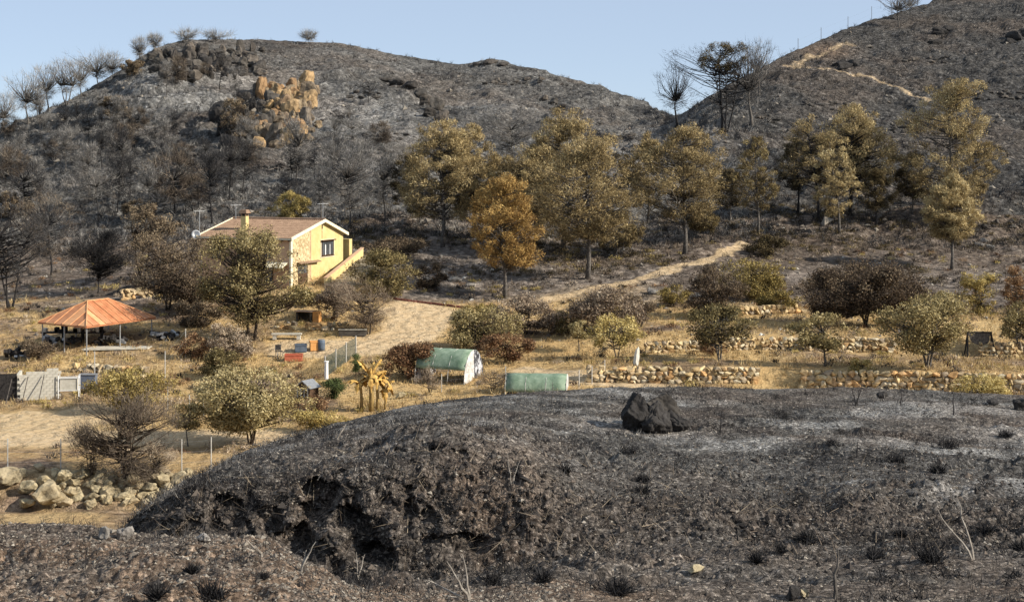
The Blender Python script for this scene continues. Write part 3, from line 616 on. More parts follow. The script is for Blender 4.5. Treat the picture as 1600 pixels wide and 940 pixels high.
P = sample_rows(22000, 2.6, 4.3, 180, 1630, rg, lambda P, g: rg.random(len(P)) < .35 + .65 * g(bank)); V, F, T = octa_cloud(P, np.clip(rg.lognormal(-2.85, .5, len(P)), .03, .2), rg, .9)
tag(link('clods', fast_mesh('clods', V, F, False, {'tint': T}), SMd), 'black crumbled clods covering the eroded bank', 'clods', None, 'stuff')
P = sample_rows(5000, 17.6, 21, -30, 1630, rg); V, F, T = octa_cloud(P, np.clip(rg.lognormal(-.75, .55, len(P)), .2, 2.2), rg); T = T * .8
tag(link('hillside_rocks', fast_mesh('hillside_rocks', V, F, False, {'tint': T}), SM), 'small grey rocks strewn over the burnt hillsides', 'rocks', None, 'stuff')
P = sample_rows(3200, 14, 18, -30, 1630, rg, lambda P, g: g(pathm) < .3); V, F, T = octa_cloud(P, np.clip(rg.lognormal(-1.5, .5, len(P)), .08, .8), rg)
tag(link('terrace_rocks', fast_mesh('terrace_rocks', V, F, False, {'tint': T}), SM), 'loose stones on the terraces and under the pines', 'rocks', None, 'stuff')

# ------------------------------------------------------------------ vegetation
def leaves(cent, n_each, rad, ln, wd, rng, up=0.0, out=None, tint=None, squash=.75, puff=False):
    """n_each small pointed faces round every clump centre"""
    k = len(cent); n = k * n_each; C = np.repeat(cent, n_each, 0)
    p = rng.normal(0, 1, (n, 3)); p /= np.linalg.norm(p, axis=1)[:, None] + 1e-9
    ph_ = p.copy(); rr_ = rng.random(n) ** (.33 if puff else .5); R_ = np.repeat(rad, n_each) if hasattr(rad, '__len__') else rad
    p = p * (rr_ * R_)[:, None]; p[:, 2] *= squash; p = p + C
    d = rng.normal(0, 1, (n, 3)); d[:, 2] += up
    if out is not None: d += np.repeat(out, n_each, 0) * 1.3
    d /= np.linalg.norm(d, axis=1)[:, None] + 1e-9
    s = np.cross(d, rng.normal(0, 1, (n, 3))); s /= np.linalg.norm(s, axis=1)[:, None] + 1e-9
    if puff:      # leaves lie roughly on the outside of their clump
        nr_ = ph_ + rng.normal(0, .62, (n, 3)) + np.array([0, 0, .25]); nr_ /= np.linalg.norm(nr_, axis=1)[:, None] + 1e-9
        d = d - nr_ * (d * nr_).sum(1)[:, None]; d /= np.linalg.norm(d, axis=1)[:, None] + 1e-9; s = np.cross(nr_, d)
    l = ln * rng.uniform(.6, 1.4, n)[:, None]; w_ = wd * rng.uniform(.6, 1.4, n)[:, None]
    V = np.stack([p - s * w_ * .5, p + s * w_ * .5, p + d * l], 1).reshape(-1, 3)
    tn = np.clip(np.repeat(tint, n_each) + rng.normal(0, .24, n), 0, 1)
    return V, np.arange(3 * n).reshape(-1, 3), np.repeat(tn, 3)
def crown_points(rng, n, W, H0, H1, shape, wdep=None, lobes=5):
    """clump centres filling an uneven crown: a loose envelope, then denser sub-crowns inside it"""
    E = crown_env(rng, max(40, n), W, H0, H1, shape, wdep, lobes)
    if shape == 'umbrella': return E[:n]
    K = int(rng.integers(7, 12)) if shape in ('pine', 'cone') else int(rng.integers(5, 9)); Bc = E[rng.choice(len(E), K, replace=False)]; Br = rng.uniform(.13, .26, K) * min(W, (H1 - H0) * 1.3)
    k = rng.choice(K, n, p=Br ** 1.6 / (Br ** 1.6).sum()); p = rng.normal(0, 1, (n, 3)); p /= np.linalg.norm(p, axis=1)[:, None]
    p *= (rng.random(n) ** .45 * Br[k])[:, None]; p[:, 2] *= .72
    C = Bc[k] + p; m_ = rng.random(n) < (.72 if shape in ('pine', 'cone') else .4); C[m_] = E[:n][m_]
    C[:, 2] = np.clip(C[:, 2], .12, H1); return C
def crown_env(rng, n, W, H0, H1, shape, wdep=None, lobes=5):
    out = []; Hc = H1 - H0; ph = rng.uniform(0, 6.28, lobes); lh = rng.uniform(.1, .95, lobes); ls = rng.uniform(.12, .34, lobes)
    while len(out) < n:
        h = rng.random(); a = rng.uniform(0, 6.28)
        if shape == 'pine': r = (.62 + .38 * min(1, h / .35)) if h < .35 else max(0, 1 - ((h - .35) / .66) ** 2) ** .62
        elif shape == 'cone': r = (min(1, (h + .1) / .18) ** .5) * (max(0, 1 - h) ** .8) * 1.05
        elif shape == 'umbrella': r = (.25 + .8 * h ** .8) if h < .75 else 1.0 * math.sqrt(max(0, 1 - ((h - .72) / .28) ** 2))
        else: r = math.sqrt(max(0, 1 - (2 * h * .93 - .93) ** 2))
        m_ = .80
        for k in range(lobes):
            da = math.cos(a - ph[k]); m_ += ls[k] * max(0, da) ** 2 * math.exp(-((h - lh[k]) / .28) ** 2) * 1.3
        q = rng.random() ** .42; r = r * min(m_, 1.12) * q * W / 2
        if rng.random() < .06 * n / 60 and False: continue
        out.append((math.cos(a) * r, math.sin(a) * r * (wdep or .85), H0 + h * Hc * (.93 + .07 * math.cos(a * 2 + ph[0]))))
    return np.array(out)
def woody(rng, cent, H, trunk_top, lean, tr, fork=.45, nb=None, seg=2, multi=1, mat='bark_brown', bend=.25):
    """trunk(s) plus a limb to every clump"""
    mb = MB(); lx, ly = lean; tips = []
    for s in range(multi):
        an = 6.28 * s / multi + rng.uniform(0, 1); sp = 0 if multi == 1 else .16 * H
        ex, ey = lx + math.cos(an) * sp, ly + math.sin(an) * sp
        pts = []; n_ = 6
        for k in range(n_ + 1):
            t = k / n_; wob = .018 * H * math.sin(t * 5 + an)
            pts.append(Vector((ex * t ** 1.3 + wob, ey * t ** 1.3 + wob * .6, -.25 + (trunk_top + .25) * t)))
        mb.tube(pts, [tr * (1.25 if k == 0 else 1 - .78 * k / n_) / (1 if multi == 1 else 1.3) for k in range(n_ + 1)], 6)
        tips.append(pts)
    mt = MB()
    for i, c in enumerate(cent if nb is None else cent[:nb]):
        pts = tips[rng.integers(len(tips))]; c = Vector(c)
        zt = c.z - (.15 + .6 * rng.random()) * math.hypot(c.x, c.y) * .8; zt = max(zt, fork * trunk_top * .8); zt = min(zt, trunk_top * .97)
        t = (zt + .25) / (trunk_top + .25) * 6; k = int(min(5, max(0, t))); p = pts[k].lerp(pts[k+1], min(1, t - k))
        L_ = (c - p).length; r0 = min(tr * .5, .015 * L_ + .025)
        mid = p.lerp(c, .5) + Vector((rng.normal(), rng.normal(), -abs(rng.normal()) * .8)) * L_ * .09
        mt.tube([p, mid, c], [r0, r0 * .6, r0 * .22], 3)
    b = len(mb.v); mb.v += mt.v; mb.f += [tuple(q + b for q in f) for f in mt.f]
    return mb
STY = {
 # shape, clumps, leaves each, clump radius (x crown width), leaf length, leaf width, crown start, trunk radius (x height), bark, leaf, stems, up
 'pine':     ('pine', 230, 120, .11, .30, .068, .26, .017, 'bark_grey', 'pine', 1, .2),
 'pine_thin':('pine', 110, 72, .11, .30, .062, .30, .014, 'bark_grey', 'pine_dull', 1, .2),
 'umbrella': ('umbrella', 90, 9, .09, 1.0, .034, .26, .024, 'bark_black', 'char_twig', 1, .8),
 'burnt':    ('round', 110, 26, .10, .65, .030, .28, .014, 'bark_black', 'char_twig', 1, .25),
 'round':    ('round', 130, 80, .105, .17, .11, .14, .022, 'bark_brown', 'olive', 2, .3),
 'open':     ('round', 90, 58, .11, .19, .115, .24, .024, 'bark_grey', 'olive', 3, .3),
 'bush':     ('round', 100, 74, .115, .17, .10, .02, .02, 'bark_brown', 'brown_leaf', 4, .4),
 'twiggy':   ('round', 60, 52, .12, .42, .024, .02, .02, 'bark_brown', 'brown_twig', 5, .9),
}
def plant(name, label, cat, px, py, top, wpx, style, leaf=None, group=None, cb=None, dr=(62, 900), lean=0.0, bark=None, stems=None, dens=1.0, seed=None, tint=.5, shape=None, d=None, leafname='crown'):
    s = STY[style]
    q = hit(px, py, *dr)
    if d is not None:
        x_ = (px - 800) / FP * d; q = Vector((x_, d, gz(x_, d)))
    m = q.y / FP; H = (py - top) * m; W = wpx * m
    if d is not None: H = HZ * m - top * m - q.z
    rng = np.random.default_rng(seed if seed is not None else abs(hash(label)) % 1000 if False else int(px * 7 + py * 3 + top))
    H0 = H * (s[6] if cb is None else (py - cb) / (py - top))
    cr = s[3] * W * .55 + .15
    n = max(18, int(s[1] * dens)); C = crown_points(rng, n, W * (1.34 if s[0] == 'pine' else 1.12) - cr, H0 + cr * .5, H - cr * .45, shape or s[0])
    C[:, 0] += lean * m * (C[:, 2] / H)
    t = thing(name, label, cat, q, 0, group)
    wm = woody(rng, C, H, H * (.9 if s[0] == 'pine' else .42 if s[0] == 'umbrella' else .62), (lean * m, 0), max(.05, s[7] * H), .4 if s[0] != 'pine' else .3, None, multi=stems or s[10])
    wm.build('trunk', M[bark or ('bark_grey' if leaf == 'grey_twig' else s[8])], t, True)
    tn = np.clip(tint + .28 * (C[:, 2] - H0) / max(H - H0, .1) - .14 + rng.normal(0, .14, n), 0, 1)  # crown tops tinted lighter, undersides darker: light painted into the leaves
    cc = np.array([0, 0, H0 + (H - H0) * .3]); out = C - cc; out /= np.linalg.norm(out, axis=1)[:, None] + 1e-6
    k = max(.7, q.y / 140.0)
    lw = 1.0 if leaf not in ('char_twig', 'grey_twig', 'brown_twig') and s[9] not in ('char_twig', 'brown_twig') else 0
    ll, lwid = s[4], s[5]
    if leaf in ('char_twig', 'grey_twig', 'brown_twig') and s[9] not in ('char_twig', 'brown_twig'): ll, lwid = .5, .03
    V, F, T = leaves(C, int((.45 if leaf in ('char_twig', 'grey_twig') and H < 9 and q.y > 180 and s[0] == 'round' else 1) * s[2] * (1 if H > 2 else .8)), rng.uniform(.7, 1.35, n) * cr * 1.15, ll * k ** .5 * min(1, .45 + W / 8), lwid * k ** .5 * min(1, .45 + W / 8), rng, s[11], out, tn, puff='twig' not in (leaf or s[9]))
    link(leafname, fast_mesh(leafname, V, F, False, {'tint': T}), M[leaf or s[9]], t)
    return t
PG = 'scorched golden pines below the hills'
for a in (
 ('left pine of the close pair above the driveway, golden brown top', 690, 386, 186, 112, 'pine', 'pine', 345, 0, .5),
 ('right pine of the close pair above the driveway, partly behind the other', 738, 372, 194, 84, 'pine', 'pine', 330, 0, .45),
 ('bright orange pine nearest the driveway with a thin grey trunk', 786, 466, 274, 108, 'pine', 'pine_orange', 415, 0, .55),
 ('pale dull pine directly behind the orange pine', 806, 402, 240, 104, 'pine', 'pine_pale', 365, 0, .22),
 ('tallest middle pine with a pointed golden green top', 878, 392, 165, 116, 'pine', 'pine', 350, 0, .45),
 ('broad brown pine with a bare lower trunk in front of the tallest middle pine', 916, 436, 214, 145, 'pine', 'pine', 375, 6, .42),
 ('round topped olive brown pine standing left of the dirt track', 1068, 397, 196, 128, 'pine', 'pine', 345, 0, .36),
 ('thin straggly pine right of the dirt track', 1183, 366, 214, 62, 'pine_thin', 'pine_dull', 330, 0, .6),
 ('dark leaning pine left of the broad golden pine', 1278, 346, 176, 78, 'pine_thin', 'pine', 290, -14, .30),
 ('broad golden pine with a forked black trunk on the right slope', 1326, 336, 162, 122, 'pine', 'pine_pale', 298, 10, .40),
 ('small slim golden pine before the broad golden pine', 1310, 366, 204, 56, 'pine_thin', 'pine_pale', 335, -12, .6),
 ('tall golden pine at the right, the highest on the right slope', 1486, 352, 124, 122, 'pine', 'pine_pale', 320, 0, .45),
 ('small bright golden pine in front of the tall right pine', 1486, 421, 272, 76, 'pine', 'pine_pale', 375, 0, .6),
 ('small dull pine just left of the round topped olive brown pine', 1012, 345, 205, 48, 'pine_thin', 'pine', 320, 0, .4),
 ('small dark pine between the broad golden pine and the tall right pine', 1368, 356, 262, 48, 'pine_thin', 'pine_dull', 328, 0, .3),
 ('yellow green treetop behind the roof of the yellow house', 454, 358, 298, 52, 'pine_thin', 'olive_yellow', 345, 0, .5),
 ('dark brown pine between the tallest middle pine and the pair above the driveway', 835, 378, 225, 60, 'pine_thin', 'pine_dull', 340, 0, .3),
 ('low drooping pine branches tree right of the broad brown pine trunk', 962, 402, 330, 70, 'pine_thin', 'pine', 385, 0, .3),
 ('low brown sapling right of the olive brown pine trunk', 1098, 372, 318, 50, 'pine_thin', 'pine_dull', 360, 0, .5),
 ('small dull brown conifer beneath the pair above the driveway', 655, 352, 262, 50, 'pine_thin', 'pine_dull', 335, 0, .25),
 ('dark brown pine behind the pale dull pine, top hidden in the group', 848, 352, 212, 70, 'pine_thin', 'pine_dull', 325, 0, .15),
 ('dusky pine between the broad brown pine and the olive brown one', 975, 350, 235, 66, 'pine_thin', 'pine_dull', 325, 0, .15),
 ('dusky pine just left of the close pair above the driveway', 640, 340, 236, 56, 'pine_thin', 'pine_dull', 320, 0, .1),
 ('low dusky pine right of the dirt track end', 1140, 348, 262, 50, 'pine_thin', 'pine_dull', 325, 0, .2),
 ('dusky pine behind the dark leaning one on the right slope', 1246, 332, 205, 52, 'pine_thin', 'pine_dull', 300, 0, .15),
 ('dusky small pine left of the tall golden right pine', 1425, 335, 240, 48, 'pine_thin', 'pine_dull', 312, 0, .2),
 ('faded pine right behind the tall golden right pine', 1522, 330, 205, 56, 'pine_thin', 'pine', 305, 0, .35),
): plant('pine_tree', a[0], 'pine tree', a[1], a[2], a[3], a[4], a[5], a[6], PG, a[7], (130, 230), a[8], tint=a[9], bark='bark_black' if 'dark' in a[0] or 'forked' in a[0] else None)
plant('pine_tree', 'sparse half burnt pine with brown tufts inside the saddle skyline clump', 'pine tree', 1126, 208, 62, 76, 'pine_thin', 'pine_dull', PG, 110, (180, 330), 0, tint=.3, dens=.6, bark='bark_black')
BG_ = 'burnt leafless trees'
for a in (
 ('large grey burnt tree with spreading twigs right of the house roof', 545, 356, 226, 128, 'burnt', 'grey_twig', .35, (130,230)),
 ('slim burnt tree on the slope left of the large grey burnt one', 500, 340, 248, 44, 'burnt', 'grey_twig', .3, (130,230)),
 ('slim burnt tree between the large grey one and the pair of pines', 600, 345, 240, 60, 'burnt', 'grey_twig', .3, (130,230)),
 ('domed grey burnt tree behind the two middle pines', 800, 262, 164, 104, 'burnt', 'grey_twig', .3, (180,300)),
 ('huge black burnt tree with forked trunks on the saddle skyline', 1136, 206, 60, 150, 'burnt', 'char_twig', .5, (180,330)),
 ('right hand black burnt tree of the clump on the saddle skyline', 1172, 196, 64, 92, 'umbrella', 'grey_twig', .3, (180,330)),
 ('smaller feathery burnt tree at the left of the saddle skyline clump', 1056, 200, 98, 80, 'umbrella', 'char_twig', .7, (180,330)),
 ('burnt tree with thin grey twigs leaning over the right hill edge', 1185, 150, 62, 64, 'umbrella', 'grey_twig', .4, (180,340)),
 ('big bare tree at the left edge with a dark forked trunk', 16, 482, 300, 150, 'burnt', 'char_twig', .8, (125,170)),
 ('bare tree behind the big one at the left edge, brownish twigs', 78, 430, 300, 90, 'burnt', 'brown_twig', .6, (140,200)),
 ('black charred umbrella shaped tree above the rusty pavilion', 152, 458, 362, 122, 'burnt', 'char_twig', .02, (130,170)),
 ('skyline burnt tree at the extreme left', 6, 214, 143.52, 60, 'umbrella', 'grey_twig', .8, (200,420)),  # skyline trees: lighter tint, distance haze painted into the twigs
 ('skyline burnt tree with a round fan of twigs, second from the left', 42, 194, 110.08, 72, 'umbrella', 'grey_twig', .8, (200,420)),
 ('skyline burnt tree, third from the left, narrow fan', 74, 176, 98.8, 51, 'umbrella', 'grey_twig', .8, (200,420)),
 ('skyline burnt tree, fourth from the left, low twin trunks', 104, 164, 91.28, 66, 'umbrella', 'grey_twig', .8, (200,420)),
 ('low skyline burnt tree between the second and third ones from the left', 58, 186, 134, 40.8, 'umbrella', 'grey_twig', .5, (200,420)),
 ('skyline burnt tree just left of the wide dense one', 126, 152, 92, 48, 'umbrella', 'grey_twig', .6, (200,420)),
 ('skyline burnt tree right of the wide dense one', 176, 124, 86, 48, 'umbrella', 'grey_twig', .6, (200,420)),
 ('skyline burnt tree with wide dense twigs, fifth from the left', 152, 138, 76.48, 90, 'umbrella', 'grey_twig', .9, (200,420)),
 ('thin skyline burnt tree between the dense wide one and the crag', 218, 97, 60.04, 27.5, 'umbrella', 'grey_twig', .8, (200,420)),
 ('thin skyline burnt tree touching the crag', 243, 82, 54, 25, 'umbrella', 'grey_twig', .8, (200,420)),
 ('small domed burnt tree on the top of the crag', 291, 69, 46.6, 40, 'umbrella', 'grey_twig', .8, (200,440)),
 ('flat umbrella shaped burnt tree on the hilltop', 337, 67, 49.08, 57.5, 'umbrella', 'grey_twig', .8, (200,440)),
 ('lonely tiny burnt tree on the hilltop right of the umbrella shaped one', 482, 69, 49.96, 30, 'umbrella', 'grey_twig', .8, (200,440)),
 ('bare tree at the top edge of the right hill', 1403, 42, -20.72, 77.5, 'umbrella', 'grey_twig', .6, (200,440)),
 ('thinner bare tree just right of the one at the top edge', 1422, 30, -17.04, 37.5, 'umbrella', 'grey_twig', .6, (200,440)),
): plant('burnt_tree', a[0], 'burnt tree', a[1], a[2], a[3], a[4], a[5], a[6], BG_, None, a[8], tint=a[7], dens=2.2 if 'charred umbrella' in a[0] else 1.15 if 'skyline' in a[0] else 1.0, stems=3 if ('forked' in a[0] or 'twin' in a[0]) else None)
# burnt trees all over the left hill that nothing tells apart, sharing five shapes
def copy_tree(src, loc, sc_, rz, label, group):
    c = src.copy(); COL.objects.link(c); c.location = loc; c.scale = (sc_,) * 3; c.rotation_euler = (0, 0, rz); c['label'] = label; c['group'] = group
    for ch in src.children:
        d_ = ch.copy(); COL.objects.link(d_); d_.parent = c
    return c
protos = []; rr = random.Random(44)
for (a, b2, tp, wd_, lf) in ((190,292,222,50,'grey_twig'),(158,262,200,36,'char_twig'),(388,272,214,40,'grey_twig'),(455,288,226,34,'char_twig'),(300,300,250,44,'grey_twig'),(215,215,170,40,'brown_twig')):
    protos.append((plant('burnt_tree', 'leafless burnt tree standing on the grey slope of the left hill', 'burnt tree', a, b2, tp, wd_, 'burnt', lf, 'burnt trees on the left hill slope', tint=.4, dr=(170,400), dens=.7), (b2 - tp) ))
spots = []
while len(spots) < 84:
    a = rr.uniform(-20, 660); b2 = rr.uniform(120, 350)
    if b2 < 60 + abs(a - 380) * .34 + 30: continue
    if 390 < a < 510 and 120 < b2 < 250: continue
    if a > 330 and rr.random() < .45: continue
    if any(math.hypot(a - s[0], (b2 - s[1]) * 2) < 16 for s in spots): continue
    spots.append((a, b2))
def zone(a, b2):
    if b2 > 285: return 'leafless burnt tree at the left hill foot, ' + ('at the far left' if a < 130 else 'above the pavilion' if a < 300 else 'behind the yellow house' if a < 480 else 'between house and first pines')
    if a < 130: return 'leafless burnt tree on the left end of the left hill slope'
    if a < 330: return 'leafless burnt tree on the slope below the dark crag' if b2 < 215 else 'leafless burnt tree low on the slope left of the ochre bluff'
    if a < 390: return 'leafless burnt tree close to the left side of the ochre bluff'
    if a < 520: return 'leafless burnt tree on the slope under the ochre bluff'
    return 'leafless burnt tree on the open slope right of the ochre bluff'
for o, _ in protos: pass
def looks(i, f): return ('tall ' if f > 1.0 else 'short ') + ('black ' if i % 6 == 1 else 'brownish ' if i % 6 == 5 else 'grey ')
for i_, ((o, _), (a, b2)) in enumerate(zip(protos, ((190,292),(158,262),(388,272),(455,288),(300,300),(215,215)))): o['label'] = looks(i_, .95) + zone(a, b2); o['group'] = o['label'].replace('tree', 'trees')
for i, (a, b2) in enumerate(spots):
    src, hp = protos[i % len(protos)]; q = hit(a, b2, 170, 420)
    f_ = rr.uniform(.85, 1.5) if b2 > 285 else rr.uniform(.6, 1.2)
    copy_tree(src, q, f_, rr.uniform(0, 6), looks(i, f_) + zone(a, b2), (looks(i, f_) + zone(a, b2)).replace('tree', 'trees'))
for (a, b2, tp, wd_) in ((208,118,92,42),(178,190,150,46),(372,225,150,56),(20,345,298,56),(215,345,310,60)):
    plant('scorched_tree', 'brown scorched small tree among the burnt ones on the left hill', 'scorched tree', a, b2, tp, wd_, 'round', 'brown_leaf', 'brown scorched trees on the left hill', dr=(170,420), dens=.6, tint=.5)
# trees round the house and the plots
GT = [
 ('tree', 'tall leafy garden tree hiding the left half of the yellow house', 'tree', 394, 532, 350, 156, 'round', 'olive', 508, .36, 2.5, (118,140), 2),
 ('tree', 'brown scorched tree left of the yellow house', 'tree', 262, 484, 362, 124, 'bush', 'brown_leaf', 470, .5, 1.2, (125,160), 3),
 ('tree', 'taller rusty brown tree behind the left corner of the house', 'tree', 222, 440, 318, 92, 'bush', 'brown_leaf', 430, .55, 1.0, (140,190), 3),
 ('bush', 'dense dark brown shrub below the left wall of the house', 'shrub', 292, 492, 395, 116, 'bush', 'brown_leaf', 488, .2, 1.8, (122,150), 3),
 ('bush', 'round olive brown bush right of the stone steps', 'bush', 603, 460, 388, 106, 'bush', 'olive', 458, .3, 2.0, (125,160), 4),
 ('olive_tree', 'mauve brown olive tree with a bent trunk by the driveway', 'olive tree', 576, 522, 436, 122, 'twiggy', 'mauve_leaf', 508, .4, 2.2, (118,150), 2),
 ('bush', 'mauve brown bush left of the bent olive tree by the steps', 'bush', 524, 502, 436, 70, 'bush', 'mauve_leaf', 495, .4, .9, (118,150), 3),
 ('bush', 'yellow green shrub at the foot of the yellow gable wall', 'shrub', 486, 478, 450, 54, 'bush', 'olive_yellow', 476, .35, .7, (118,150), 3),
 ('bush', 'pinkish dry round bush left of the garden tree trunks', 'bush', 358, 562, 506, 66, 'bush', 'mauve_leaf', 560, .65, 1.0, (105,135), 4),
 ('bush', 'grey green bush under the pinkish dry one', 'bush', 346, 590, 540, 66, 'bush', 'olive', 588, .2, 1.0, (100,130), 4),
 ('olive_tree', 'large pale green olive tree beside the dirt road', 'olive tree', 392, 694, 570, 182, 'round', 'olive', 668, .66, 2.8, (84,100), 4),
 ('olive_tree', 'slender young olive tree left of the large pale green one', 'olive tree', 292, 697, 628, 58, 'open', 'olive', 668, .6, .8, (84,100), 1),
 ('bush', 'yellow green bush beside the concrete block pen', 'bush', 214, 642, 572, 140, 'bush', 'olive_yellow', 636, .35, 1.4, (95,118), 4),
 ('dead_shrub', 'tall tangled grey brown dead shrub above the limestone boulders', 'dead shrub', 198, 752, 598, 165, 'twiggy', 'brown_twig', 745, .55, 3.4, (75,90), 5),
 ('dead_shrub', 'thin dead brambles left of the tall tangled shrub', 'dead shrub', 142, 742, 668, 60, 'twiggy', 'brown_twig', 738, .4, 1.0, (75,90), 5),
 ('bush', 'straw coloured shrub growing out of the limestone boulders', 'shrub', 240, 742, 690, 60, 'twiggy', 'mauve_leaf', 736, .8, 1.0, (75,90), 5),
 ('bush', 'low brown weeds before the big garden tree', 'weeds', 300, 560, 520, 54, 'bush', 'rust_leaf', 558, .6, .6, (108,135), 4),
 ('bush', 'brown thicket between the pavilion and the garden tree', 'bush', 300, 510, 470, 80, 'bush', 'brown_leaf', 508, .35, .9, (120,145), 4),
 ('bush', 'olive brown bush at the right of the driveway mouth', 'bush', 748, 548, 474, 120, 'bush', 'olive', 545, .45, 2.0, (112,140), 4),
 ('bush', 'grey brown bush next to the driveway, right of the olive brown one', 'bush', 822, 522, 460, 108, 'bush', 'mauve_leaf', 518, .45, 1.8, (115,145), 4),
 ('bush', 'rusty brush heap behind the green tunnel shelter', 'brush', 790, 566, 522, 84, 'bush', 'rust_leaf', 562, .5, 1.0, (108,130), 5),
 ('bush', 'wide brown bush left of the middle orchard trees', 'bush', 950, 522, 446, 122, 'bush', 'mauve_leaf', 516, .4, 2.2, (115,150), 4),
 ('bush', 'dark brown bush right of the wide brown one', 'bush', 1002, 510, 458, 56, 'bush', 'brown_leaf', 506, .35, .8, (118,150), 4),
 ('bush', 'low olive bush left of the wide brown bush', 'bush', 888, 522, 486, 60, 'bush', 'olive', 520, .3, .8, (118,150), 4),
 ('small_tree', 'small pale fruit tree standing behind the left end of the long terrace wall', 'fruit tree', 964, 558, 494, 92, 'open', 'olive_yellow', 538, .7, .8, (108,122), 2),
 ('small_tree', 'thin bare sapling on the straw left of the pale fruit tree', 'sapling', 904, 548, 498, 34, 'open', 'olive', 528, .6, .5, (108,125), 1),
 ('small_tree', 'dark twisted fruit tree behind the right end of the long terrace wall', 'fruit tree', 1124, 562, 474, 112, 'open', 'olive', 535, .2, 1.8, (107,120), 3),
 ('bush', 'tall dark leafy bush above the dark twisted tree', 'bush', 1116, 498, 420, 88, 'bush', 'brown_leaf', 492, .25, 1.4, (122,150), 4),
 ('bush', 'yellow green bush at the foot of the dirt track', 'bush', 1182, 468, 402, 108, 'bush', 'olive_yellow', 463, .25, 1.8, (130,160), 4),
 ('bush', 'low yellow brown bush right of the yellow green one', 'bush', 1222, 486, 450, 66, 'bush', 'olive_yellow', 484, .2, .8, (125,150), 4),
 ('olive_tree', 'broad dark brown olive tree with a thick forked trunk', 'olive tree', 1352, 508, 402, 196, 'round', 'brown_leaf', 492, .15, 4.2, (122,145), 3),
 ('small_tree', 'small grey green orchard tree above the gap in the terrace walls', 'fruit tree', 1288, 572, 488, 92, 'open', 'olive', 545, .45, 1.0, (104,118), 1),
 ('small_tree', 'forked orchard tree with grey green leaves on the lower right terrace', 'fruit tree', 1450, 577, 458, 158, 'open', 'olive', 550, .45, 2.4, (104,116), 3),
 ('small_tree', 'dark orchard tree cut by the right edge of the picture', 'fruit tree', 1596, 556, 470, 72, 'open', 'olive', 530, .3, 1.0, (104,122), 2),
 ('bush', 'straw yellow bush above the broken wall at the right', 'bush', 1530, 492, 424, 56, 'bush', 'olive_yellow', 490, .5, .9, (122,150), 4),
 ('bush', 'brown rusty bush at the far right edge', 'bush', 1592, 490, 416, 50, 'bush', 'rust_leaf', 488, .7, .9, (122,150), 4),
 ('bush', 'pale thorny bush between the yellow bush and the broad olive tree', 'bush', 1480, 494, 455, 54, 'bush', 'olive', 492, .5, .8, (122,150), 4),
 ('bush', 'bright yellow bush growing before the right terrace wall', 'bush', 1528, 630, 582, 86, 'bush', 'olive_yellow', 628, .72, 1.0, (62,104), 5),
 ('bush', 'dark shrub beside the dirt track right of the olive brown pine', 'bush', 1196, 402, 366, 66, 'bush', 'pine_dull', 400, .2, .8, (140,175), 4),
 ('bush', 'straw tufts bush over the terrace wall left of the forked tree', 'bush', 1345, 590, 562, 44, 'bush', 'olive_yellow', 588, .5, .5, (100,112), 4),
 ('bush', 'dull bush below the dark leaning pine', 'bush', 1320, 462, 428, 50, 'bush', 'brown_leaf', 460, .3, .6, (130,165), 4),
 ('bush', 'small reddish bush at the end of the golden stone wall', 'bush', 1108, 556, 532, 34, 'bush', 'rust_leaf', 554, .6, .4, (108,122), 4),
 ('bush', 'tawny bush at the upper terrace left of the tall dark leafy one', 'bush', 1052, 478, 446, 50, 'bush', 'olive_yellow', 476, .2, .7, (125,160), 4),
 ('bush', 'rusty scrub on the bank behind the yellow house steps', 'bush', 620, 400, 370, 100, 'bush', 'brown_leaf', 398, .3, 1.2, (140,180), 5),
 ('bush', 'dark brambles below the first pine pair', 'bush', 668, 452, 412, 52, 'bush', 'brown_leaf', 450, .2, .8, (132,165), 4),
 ('bush', 'yellowish shrub under the orange pine', 'bush', 756, 498, 470, 56, 'bush', 'olive_yellow', 496, .3, .7, (125,150), 4),
 ('bush', 'brown shrub in the yard left of the block pen', 'shrub', 60, 560, 530, 60, 'bush', 'brown_leaf', 558, .4, .7, (108,130), 4),
 ('bush', 'rust brown netted hedge behind the banana plant', 'hedge', 640, 592, 536, 96, 'bush', 'rust_leaf', 590, .45, 1.3, (106,125), 6),
 ('bush', 'green leafy shrub next to the small wooden hutch', 'shrub', 520, 622, 590, 46, 'bush', 'green_leaf', 620, .6, .6, (98,112), 4),
 ('bush', 'tall greenish sapling left of the banana plant', 'sapling', 556, 600, 552, 18, 'bush', 'green_leaf', 580, .8, .4, (100,115), 1),
 ('bush', 'brown dry stalks in front of the green tunnel shelter', 'dry stalks', 672, 616, 572, 42, 'twiggy', 'mauve_leaf', 612, .6, .6, (98,112), 5),
 ('bush', 'pale dry stalks beside the tunnel shelter opening', 'dry stalks', 770, 614, 576, 60, 'twiggy', 'brown_twig', 610, .8, .6, (98,112), 5),
 ('bush', 'brown weeds below the small wooden hutch', 'weeds', 488, 648, 618, 50, 'bush', 'rust_leaf', 646, .7, .5, (94,106), 5),
 ('bush', 'yellow weeds at the roadside right of the large olive tree', 'weeds', 500, 672, 640, 80, 'bush', 'olive_yellow', 670, .6, .8, (88,100), 5),
]
for g in GT: plant(g[0], g[1], g[2], g[3], g[4], g[5], g[6], g[7], g[8], 'trees and bushes of the plots' if g[0] not in ('bush','dead_shrub') else 'bushes round the plots', g[9], g[12], tint=g[10], dens=g[11], stems=g[13])

